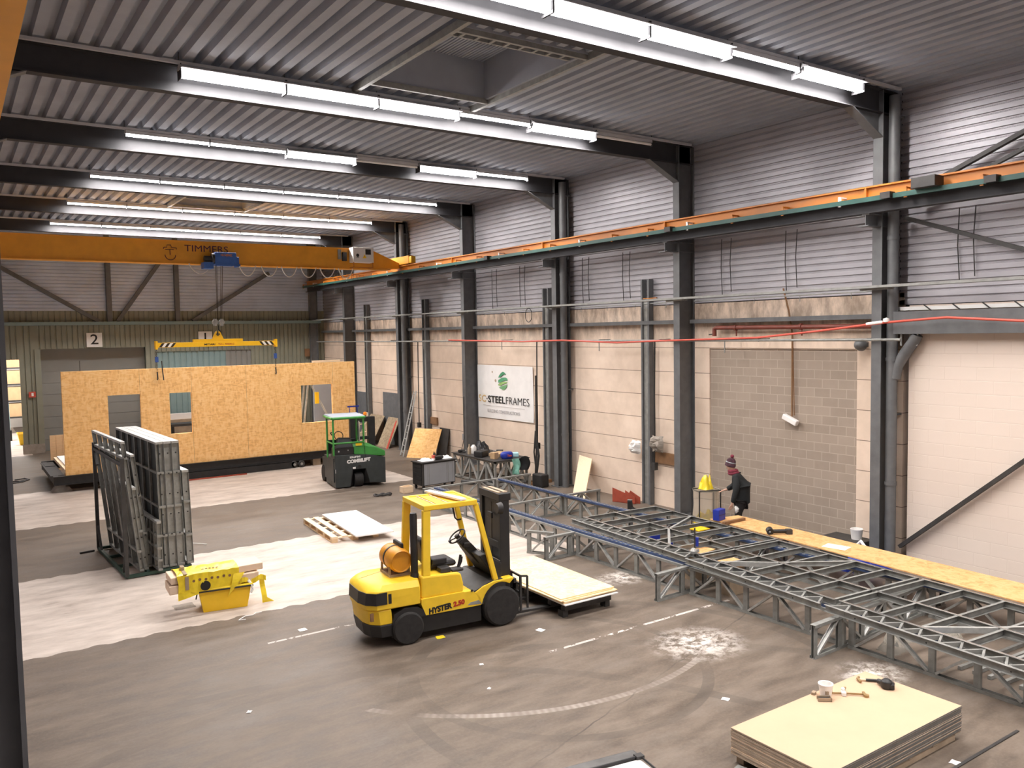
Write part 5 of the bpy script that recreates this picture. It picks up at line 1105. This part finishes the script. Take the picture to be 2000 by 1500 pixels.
for k in range(6): MB().box(.02+k*.48,.0,.08,.14+k*.48,1.2,.10).build('slat', M['woodgrey'], gp)
small('channel_offcut', MB().extr(CSEC(.09,.05,.006),(0,0,.03),(.5,-.06,.03)), 'galvd', (6.84,5.85,0), 'short galvanised channel sticking out under the left corner of the board stack', 'channel', R(-70))
rnd = random.Random(3); nb = 20
pb = None
for k in range(nb):
    top = k == nb-1
    if k in (0,): 
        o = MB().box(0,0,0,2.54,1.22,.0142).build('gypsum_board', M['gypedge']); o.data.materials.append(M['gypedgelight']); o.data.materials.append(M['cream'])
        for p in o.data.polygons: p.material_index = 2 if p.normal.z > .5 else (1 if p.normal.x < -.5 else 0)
        m = o.modifiers.new('bevel', 'BEVEL'); m.width = .002; m.segments = 1
        pb = o
    else: o = pb.copy(); COL.objects.link(o)
    o.location = (6.94+rnd.uniform(-.006,.006), 4.79+rnd.uniform(-.006,.006), .10+k*.015)
    words = ['topmost','second from the top','third from the top','fourth from the top','fifth from the top','sixth from the top','seventh from the top','eighth from the top','ninth from the top','tenth from the top']
    r_ = nb-1-k; wl = ['lowest','second lowest','third lowest','fourth lowest','fifth lowest','sixth lowest','seventh lowest','eighth lowest','ninth lowest','tenth lowest']
    tag(o, 'cream faced board in the big stack, %s' % (words[r_] if r_ < 10 else wl[k]), 'board', 'boards of the big stack')
ZT = .40
pu = thing('plastic_pot', 'white plastic pot standing on the cream board stack', 'pot', (8.44,5.86,ZT)); MB().lathe([(0,0),(.062,0),(.082,.15),(.088,.15),(.088,.16),(.076,.16),(.06,.01),(0,.01)], 24).build('pot', M['white'], pu, smooth=40); b = MB()
for a0, a1 in ((-150,-115),(-60,-25)): b.add([((.073+.0015)*math.cos(R(a)), (.073+.0015)*math.sin(R(a)), z) for z in (.05,.10) for a in (a0,(a0+a1)/2,a1)], [(0,1,4,3),(1,2,5,4)])
b.build('label_patch', M['woodgrey'], pu)
tm = thing('tape_measure', 'open topped dark metal clip box in front of the white pot', 'metal box', (8.33,5.80,ZT), R(-40)); MB().box(-.08,-.035,0,.08,.035,.008).box(-.08,-.035,0,.08,-.03,.045).box(-.08,.03,0,.08,.035,.045).box(.07,-.035,0,.08,.035,.045).build('box', M['woodgrey'], tm); MB().box(-.06,-.028,.01,.06,.028,.03).build('inside', M['black'], tm)
hb_ = thing('caulk_tool', 'small dark tag lying left of the white pot', 'tag', (8.38,5.98,ZT), R(20)); MB().box(-.035,-.02,0,.035,.02,.03).build('block', M['woodgrey'], hb_)
gc = thing('bar_clamp', 'long bar clamp lying on the cream boards beside the white pot', 'clamp', (8.68,5.72,ZT), R(-42))
MB().box(-.22,-.008,.012,.20,.008,.028).build('bar', M['brass'], gc); MB().box(.17,-.05,0,.20,.05,.035).lathe([(0,0),(.03,0),(.032,.03),(0,.035)], 12, (.2,-.03,0)).build('fixed_jaw', M['brass'], gc, bevel=.004)
MB().box(-.08,-.05,.0,-.03,.03,.05).lathe([(0,0),(.022,0),(.024,.03),(0,.045)], 12, (-.055,.02,.045)).build('sliding_jaw', M['white'], gc, bevel=.008); MB().cyl((-.05,.03,.03),(.0,.14,.03),.014,n=10).build('handle', M['brass'], gc)
hm = thing('cordless_tool', 'black and silver cordless tool with hooked handle on the cream boards', 'power tool', (9.22,5.56,ZT), R(120))
MB().lathe([(0,0),(.055,0),(.07,.03),(.065,.09),(.03,.12),(0,.12)], 16).box(-.09,-.05,.01,.03,.05,.07).cyl((.0,.0,.05),(.10,-.09,.04),.035,.03,12).build('body', M['black'], hm, bevel=.008, smooth=40)
MB().cyl((-.06,-.05,.045),(-.03,-.11,.035),.036,n=14).build('silver_collar', M['chrome'], hm); MB().cyl((-.03,-.11,.035),(-.0,-.16,.025),.03,.016,12).build('nose', M['black'], hm)
hn = thing('hammer', 'claw hammer with black grip lying at the back corner of the cream boards', 'hammer', (9.22,5.80,ZT), R(133)); MB().cyl((-.12,0,.02),(.03,0,.02),.016,n=10).build('grip', M['black'], hn); MB().cyl((.03,0,.02),(.10,0,.02),.011,n=10).build('shaft', M['woodpale'], hn); MB().tube([(.10,-.07,.02),(.12,-.02,.022),(.115,.03,.022),(.10,.07,.016)], .016, 8).build('head', M['brass'], hn)
small('floor_slot', MB().box(0,0,0,1.6,.035,.012), 'dark', (8.6,4.48,0), 'thin dark steel bar lying on the floor in front of the cream board stack', 'bar')
lb = thing('lidded_case', 'white case with black rim at the bottom edge of the picture', 'case', (5.63,6.06,0), R(-10))
MB().box(-1.0,-.62,0,.0,.0,.44).build('case_body', M['white'], lb, bevel=.03); MB().box(-1.03,-.0,.0,.02,.16,.46).build('dark_side', M['rim'], lb, bevel=.03)
MB().tube([(-1.0,.0,.455),(.0,.0,.455),(.0,-.62,.455)], .014, 6).build('rim', M['black'], lb); MB().box(-.06,-.04,.44,.03,.04,.475).build('latch', M['dark'], lb, bevel=.006)
# scraps on the floor
for k, (x, y, s, m, lab) in enumerate(((4.55,12.9,.12,'paper','white paper scrap on the dark floor right of the yellow tub'),(2.95,10.45,.06,'paper','tiny white scrap on the open floor at the left'),(8.1,7.1,.09,'paper','white scrap on the floor left of the cream board stack'),(6.2,11.25,.13,'bagyellow','yellow scrap on the floor under the forklift side'),(9.5,11.6,.16,'paper','pale scrap on the floor between the forks and the trusses'),(7.65,10.55,.12,'paper','white scrap on the floor in front of the fork pallet'),(6.15,9.95,.06,'paper','small white scrap nearest the forklift on the bare floor'),(5.8,9.2,.05,'paper','small white scrap in the middle of the bare floor'),(8.9,4.55,.1,'paper','white scrap beside the dark bar and board stack'))):
    o = rag(4,s,.02,80+k).build('floor_scrap', M[m]); o.location = (x,y,.002); o.rotation_euler = (0,0,k); tag(o, lab, 'scrap', 'scraps on the floor')

# ================================================================= SIGNS, PIPES, HOSES ON THE WALLS
sg = thing('company_banner', 'white company banner with green striped logo on the right wall', 'banner', (15.88,23.89,2.7))
YL = lambda y: 23.89-y   # local left-right, text reads towards the viewer
b = MB(); b.grid(lambda u, v: (-.012-.012*math.sin(u*17)*math.sin(v*5), 1.63-3.45*u, -.905-.04*(1-u)+ (1.86+.04*(1-u))*v), 20, 8); b.build('banner_sheet', M['floorwhite'], sg, solid=.008)
XT = -.035
def btxt(s, y, z, fit, m, bold=0): return text('lettering', s, .3, (XT,y-23.89,z-2.7), (0,-1,0), (0,0,1), M[m], sg, bold=bold, depth=.003, fit=fit)
btxt('SC', 25.20, 2.455, (.47,.25), 'txtgold', .002); btxt('\u00b7', 24.885, 2.455, (.06,.06), 'txtblack', .01)
btxt('STEEL', 24.27, 2.452, (1.10,.25), 'txtblack', .005); btxt('FRAMES', 22.98, 2.455, (1.39,.25), 'txtblack', -.004)
MB().box(XT-.003,22.54-23.89,2.215-2.7,XT,25.15-23.89,2.225-2.7).build('rule_line', M['txtgrey'], sg)
btxt('BUILDING CONSTRUCTIONS', 23.85, 2.035, (2.02,.11), 'txtgrey', 0)
gcol = [('logo_green_a',(.06,.26,.13)),('logo_green_b',(.09,.33,.17)),('logo_green_c',(.30,.48,.16)),('logo_green_d',(.16,.36,.17))]
bands = [[(.10,.30),(-.02,.36),(-.12,.32),(-.20,.22),(-.05,.24),(.10,.13),(.28,.06),(.22,.18)],[(.28,.02),(.05,.14),(-.16,.16),(-.28,.12),(-.30,.02),(-.10,.02),(.10,-.07),(.29,-.1)],[(.29,-.14),(.1,-.02),(-.1,0),(-.30,.0),(-.22,-.06),(-.05,-.1),(.1,-.18),(.28,-.2)],[(.25,-.24),(.1,-.17),(-.05,-.13),(-.28,-.06),(-.25,-.16),(-.15,-.3),(-.02,-.34),(.08,-.33),(.02,-.28),(.12,-.3)]]
for (nm, c), bd in zip(gcol, bands):
    zc = sum(p[1] for p in bd)/len(bd); b = MB(); b.poly([(XT-.002, 23.85-23.89+p[0], 3.12-2.7+zc+(p[1]-zc)*.74) for p in bd], (.004,0,0)); o = b.build('logo_stripe', mat(nm, c, .6, 0, .05), sg)
MB().cyl((XT,.62,.72),(XT-.003,.62,.72),.035,n=10).cyl((XT,.42,.42),(XT-.003,.42,.42),.05,n=10).build('hole_mark', M['woodgrey'], sg)
for s, x, z in (('2',5.29,4.79),('1',10.0,4.79)):
    o = thing('number_sign', 'square white number sign reading %s on the far wall' % s, 'sign', (x,YB-.08,z)); MB().box(-.31,-.012,-.31,.31,.012,.31).build('plate', M['paper'], o); o['label'] = 'white number sign reading %s on the far wall, %s' % (s, 'over the roller door' if s == '2' else 'behind the lifting beam'); text('numeral', s, .62, (0,-.016,0), (1,0,0), (0,0,1), M['txtblack'], o, bold=.006, wscale=1.1)
rs = thing('fire_sign', 'small red fire point sign by the open doorway', 'sign', (2.82,YB-.06,2.52)); MB().box(-.13,-.01,-.12,.13,.01,.12).build('plate', M['hose'], rs); MB().box(-.03,-.014,-.07,.05,-.01,.07).build('symbol', M['paper'], rs)
for z, lab in ((3.97,'upper dark box on the far wall at its right end'),(3.1,'lower dark box on the far wall at its right end')): small('wall_socket_box', MB().box(-.12,-.08,-.2,.12,0,.2), 'brownwood', (14.95,YB-.03,z), lab, 'box')
ap = thing('air_pipe', 'thin grey air pipe running along the right wall in front of the columns', 'pipe', (15.27,0,4.53)); MB().tube([(0,9.0,0),(0,39.8,-.03)], .028, 8).build('pipe', M['galvd'], ap, smooth=50)
b = MB()
for y in [9.7,12.4,13.4,15.6,18,20.7,23,26,28.5,31.4,34]: b.bar((0,y,.02),(.5,y+.1,.02),.03,.03).bar((0,y,.0),(0,y,-.3 if y in (13.4,18,23,28.5,34) else -.04),.02,.02,(0,1,0))
b.build('pipe_bracket', M['galvd'], ap)
import_pts = [(15.24,9.3,4.87),(15.24,10.8,4.72),(15.24,12.4,4.585),(15.24,15.5,4.52),(15.24,17.2,4.47),(15.24,19.7,4.54),(15.24,21.8,4.50),(15.24,26.5,4.56)]
pp = [(15.24,4.0,4.80),(15.24,6.8,4.85),(15.24,8.1,4.94)]+import_pts
rh = MB().tube(pp, .024, 8).build('red_hose', M['hose'], smooth=60); tag(rh, 'red rubber hose draped along the right wall over the air pipe', 'hose')
small('hose_tape', MB().tube([(0,0,0),(0,-.35,.035)], .032, 8).lathe([(0,0),(.06,.02),(.06,.08),(0,.1)], 10, (0,-.42,.02)), 'paper', (15.24,9.7,4.845), 'white tape binding the red hose at the nearest column', 'tape')
rp = thing('red_pipe', 'dark red pipe clamped along the wall above the block infill', 'pipe', (15.72,0,4.82)); MB().tube([(0,9.7,-.02),(0,14.05,.01),(0,14.12,-.02),(0,14.12,-.2)], .055, 10).build('pipe', M['red'], rp, smooth=50)
MB().tube([(0,14.12,-.14),(0,14.3,-.16)], .015, 6).build('valve_lever', M['dark'], rp)
for y in (11.6,13.45): MB().lathe([(.056,-.03),(.072,-.03),(.072,.03),(.056,.03)], 12, (0,y,0), (0,1,0)).box(-.015,y-.03,-.2,.015,y-.01,-.05).build('pipe_clamp', M['red'], rp)
be = thing('alarm_bell', 'round grey alarm bell beside the nearest column', 'bell', (15.68,10.12,4.42)); MB().lathe([(0,-.07),(.06,-.055),(.11,.0),(.135,.08),(.135,.10),(0,.10)], 20, (-.06,0,0), (1,0,0)).build('gong', M['column'], be, smooth=50); MB().cyl((-.062,0,0),(-.075,0,0),.015,n=8).build('gong_screw', M['galv'], be); MB().box(.03,-.05,-.05,.22,.05,.05).build('bracket', M['column'], be)
cj = thing('hanging_socket', 'pale double socket hanging on a long conduit over the block wall', 'socket', (15.84,11.92,2.7)); MB().tube([(0,.25,3.0),(0,.1,2.5),(0,.0,1.95),(0,.0,.08)], .02, 6).tube([(.02,.0,1.9),(.02,-.05,.1)], .012, 5).build('conduit', M['brownwood'], cj); b = MB().cbox((-.03,.02,-.0), (.12,.40,.13), Matrix.Rotation(R(22),3,'X')); b.build('socket_box', M['white'], cj, bevel=.02)
for k, (y, z, x) in enumerate(((13.99,7.0,'bay with the block wall, left'),(12.1,7.0,'bay with the block wall, right'),(8.2,7.0,'bay over the white wall'),(19.4,7.0,'third bay, left'),(17.6,7.0,'third bay, right'),(24.4,7.0,'fourth bay, left'),(22.7,7.0,'fourth bay, right'))):
    small('hanging_cable', MB().tube([(0,0,0),(.01,.03,-.7),(0,-.02,-1.38)], .011, 5).tube([(0,-.3,0),(-.01,-.27,-.6),(0,-.3,-1.30)], .011, 5), 'dark', (15.84,y,z), 'pair of thin dark cables hanging on the cladding, %s' % x, 'cable', group='cables on the cladding')
for k, (y, lab) in enumerate(((16.2,'dark power cable down the nearest slotted post'),(21.6,'dark power cable beside the second slotted post'),(29.8,'dark power cable beside the third slotted post'))):
    o = thing('wall_cable', lab, 'cable', (15.7,y,0)); MB().tube([(0,0,4.5),(0,.03,3),(-.02,.0,1.9),(0,.05,1.1)], .02, 6).build('cable', M['black'], o); MB().box(-.06,-.03,1.0,.06,.1,1.2).build('plug', M['dark'], o)
brd = small('timber_rail', MB().box(-.03,0,0,.03,1.25,.30), 'brownwood', (15.86,15.15,1.18), 'brown timber board fixed low on the wall between post and column', 'board')
small('timber_rail', MB().box(-.03,0,0,.03,1.0,.28), 'brownwood', (15.86,28.6,1.2), 'brown timber board on the wall behind the aluminium ladder', 'board')
small('wall_bag', rag(7,.34,.3,91), 'paper', (15.7,16.95,1.55), 'crumpled pale bag hanging at the slotted post, left of it', 'bag').rotation_euler = (0,R(-90),0)
small('wall_bag', rag(7,.4,.3,92), 'clay', (15.7,16.1,1.72), 'crumpled greyish bag hanging at the slotted post, right of it', 'bag').rotation_euler = (0,R(-90),0)
small('hanging_cables', MB().tube([(0,0,3.4),(0,.02,1.0),(-.03,.05,.2)], .03, 6).tube([(0,.06,1.6),(-.04,.1,.9),(-.02,.02,.2),(.0,-.06,.8),(.0,.05,1.5)], .025, 6).tube([(0,.02,1.5),(.03,-.08,.8),(-.02,.0,.15)], .028, 6), 'dark', (15.6,21.55,0), 'bundle of dark purple cables hanging beside the second slotted post', 'cables')
small('welding_unit', MB().box(-.15,-.25,0,.15,.25,.4), 'black', (15.0,20.55,0), 'small black machine on the floor at the third column', 'machine', bevel=.04)
small('rope', MB().tube([(0,0,2.5),(0,.02,1.0),(-.1,.3,.0)], .012, 5), 'dark', (15.325,25.65,0), 'thin dark cable hanging slack at the fourth column', 'cable')
small('coil_loop', MB().tube([(0,.18*math.cos(R(i*20)),.22*math.sin(R(i*20))) for i in range(19)], .012, 5), 'dark', (15.32,21.5,5.34), 'cable loop hanging under the tray by the second slotted post', 'cable')
small('orange_strip', MB().box(-.02,0,0,.02,.5,.02), 'orange', (15.2,15.6,5.62), 'short orange strip lying on the cable tray', 'strip')
# ================================================================= WORKER
def skin_body(name, pts, edges, root, material, parent, sub=2):
    keys = list(pts); me = bpy.data.meshes.new(name)
    me.from_pydata([pts[k][0] for k in keys], [(keys.index(a), keys.index(b)) for a, b in edges], [])
    o = bpy.data.objects.new(name, me); COL.objects.link(o)
    if parent is not None: o.parent = parent
    bm = bmesh.new(); bm.from_mesh(me); lay = bm.verts.layers.skin.verify(); bm.verts.ensure_lookup_table()
    for i, k in enumerate(keys):
        rr = pts[k][1]; bm.verts[i][lay].radius = (rr, rr) if not isinstance(rr, tuple) else rr
        bm.verts[i][lay].use_root = (k == root)
    bm.to_mesh(me); bm.free(); me.materials.append(material)
    m = o.modifiers.new('skin', 'SKIN'); m.use_smooth_shade = True
    if sub: s = o.modifiers.new('sub', 'SUBSURF'); s.levels = sub; s.render_levels = sub
    return o
wk = thing('person', 'worker in black jacket, burgundy scarf and bobble hat bending towards the waste bag', 'person', (14.95,12.75,0), R(126))
P = {'pel':((-.10,0,.86),.10),'wai':((-.10,0,1.04),.11),'che':((-.04,0,1.27),.125),'nk0':((.05,0,1.42),.065),'nk':((.09,0,1.48),.055),'hd0':((.13,0,1.56),.085),'hd1':((.15,0,1.64),.098),'hd2':((.145,0,1.71),.075),
     'nose':((.245,0,1.605),.016)}
E_ = [('pel','wai'),('wai','che'),('che','nk0'),('nk0','nk'),('nk','hd0'),('hd0','hd1'),('hd1','hd2'),('hd0','nose')]
arms = {'l':[(.0,.19,1.36),(.0,.265,1.10),(.07,.26,.84),(.10,.255,.75)], 'r':[(.0,-.19,1.36),(.08,-.27,1.12),(.22,-.21,1.03),(.30,-.19,1.01)]}
for s, q in arms.items():
    y = 1 if s == 'l' else -1
    for n, p, r_ in zip(('sh','el','wr','pa'), q, (.065,.045,.028,.030)): P[n+s] = (p, r_)
    E_ += [('che','sh'+s),('sh'+s,'el'+s),('el'+s,'wr'+s),('wr'+s,'pa'+s)]
    d = (Vector(q[3])-Vector(q[2])).normalized(); w0 = Vector(q[3]); side = Vector((0,1,0)) if s == 'r' else Vector((1,0,0))
    for f in range(4):
        off = side*(f-1.5)*.021; ln = (.062,.075,.07,.055)[f]; cu = Vector((.012,-.01*y,-.012))
        a_ = w0+d*.03+off; b_ = a_+d*ln*.55+cu*.5; c_ = b_+d*ln*.5+cu*1.6
        for n, p, r_ in (('a',a_,.0105),('b',b_,.0095),('c',c_,.0085)): P['f%d%s%s' % (f,n,s)] = (tuple(p), r_)
        E_ += [('pa'+s,'f%da%s' % (f,s)),('f%da%s' % (f,s),'f%db%s' % (f,s)),('f%db%s' % (f,s),'f%dc%s' % (f,s))]
    t0 = w0-d*.01-side*.034+Vector((.012,0,0)); P['t0'+s] = (tuple(t0),.012); P['t1'+s] = (tuple(t0+d*.045-side*.012),.010); E_ += [('pa'+s,'t0'+s),('t0'+s,'t1'+s)]
    P['hi'+s] = ((-.09,y*.095,.80),.08); P['kn'+s] = ((-.02,y*.115,.48),.058); P['an'+s] = ((-.06,y*.12,.09),.040); P['to'+s] = ((.10,y*.135,.04),.035)
    E_ += [('pel','hi'+s),('hi'+s,'kn'+s),('kn'+s,'an'+s),('an'+s,'to'+s)]
body = skin_body('body', P, E_, 'pel', M['skin'], wk)
J = {'hem':((-.11,0,.76),.19),'wai':((-.12,0,.98),.20),'mid':((-.10,0,1.16),.20),'che':((-.05,0,1.29),.185),'col':((.05,0,1.43),.088)}
JE = [('hem','wai'),('wai','mid'),('mid','che'),('che','col')]
for s, q in arms.items():
    for n, p, r_ in zip(('sh','el','wr'), (q[0],q[1],tuple(Vector(q[2]).lerp(Vector(q[3]),.45))), (.10,.078,.058)): J[n+s] = (p, r_)
    JE += [('che','sh'+s),('sh'+s,'el'+s),('el'+s,'wr'+s)]
skin_body('jacket', J, JE, 'wai', M['jacket'], wk)
T_ = {'pel':((-.10,0,.84),.15)}; TE = []
for s in 'lr':
    y = 1 if s == 'l' else -1
    T_['hi'+s] = ((-.09,y*.095,.76),.118); T_['kn'+s] = ((-.02,y*.115,.48),.083); T_['an'+s] = ((-.055,y*.12,.11),.068); TE += [('pel','hi'+s),('hi'+s,'kn'+s),('kn'+s,'an'+s)]
skin_body('trousers', T_, TE, 'pel', M['trouser'], wk)
for s in (1,-1): MB().poly([(-.13,s*.125-.05,0),(.16,s*.125-.05,0),(.17,s*.125-.05,.04),(.05,s*.125-.05,.09),(.0,s*.125-.05,.14),(-.12,s*.125-.05,.14)], (0,.10,0)).build('shoe', M['black'], wk, bevel=.02)
b = MB()
for k, (c, r_, tr_) in enumerate((((.08,0,1.455),.092,.042),((.095,0,1.51),.085,.038))): b.tube([(c[0]+r_*math.cos(R(t)), r_*math.sin(R(t)), c[2]+.35*(-.3)*r_*math.cos(R(t))) for t in range(0,361,24)], tr_, 8)
b.build('scarf', M['scarf'], wk, smooth=60)
ht = MB().lathe([(.112,-.055),(.122,-.05),(.124,.0),(.114,.01),(.112,.05),(.098,.095),(.06,.135),(.02,.15)], 20, (.148,0,1.665), (-.22,0,.97)).build('beanie', M['beanie'], wk, smooth=60)
MB().lathe([(.114,.028),(.118,.034),(.116,.048),(.108,.055)], 20, (.148,0,1.665), (-.22,0,.97)).build('pale_stripe', M['cloth_teal'] if 0 else M['greypanel'], ht, smooth=60)
MB().lathe([(0,-.045),(.03,-.035),(.045,0),(.035,.03),(0,.045)], 12, (.11,0,1.845)).build('bobble', M['scarf'], ht, smooth=60)
for y in (.038,-.038): MB().lathe([(0,-.01),(.009,0),(0,.01)], 8, (.235,y,1.635)).build('eye', M['txtblack'], wk)
MB().box(.228,-.025,1.553,.234,.025,1.562).build('mouth', M['scarf'], wk)
for y in (.098,-.098): MB().lathe([(0,-.012),(.022,0),(0,.012)], 8, (.13,y,1.61), (0,1,0)).build('ear', M['skin'], wk)
o = rag(6,.16,.10,99).build('white_rag', M['paper'], smooth=60); o.location = (14.79,12.66,.64); o.rotation_euler = (R(80),0,R(30)); tag(o, 'white rag held in the lowered hand of the worker', 'rag')
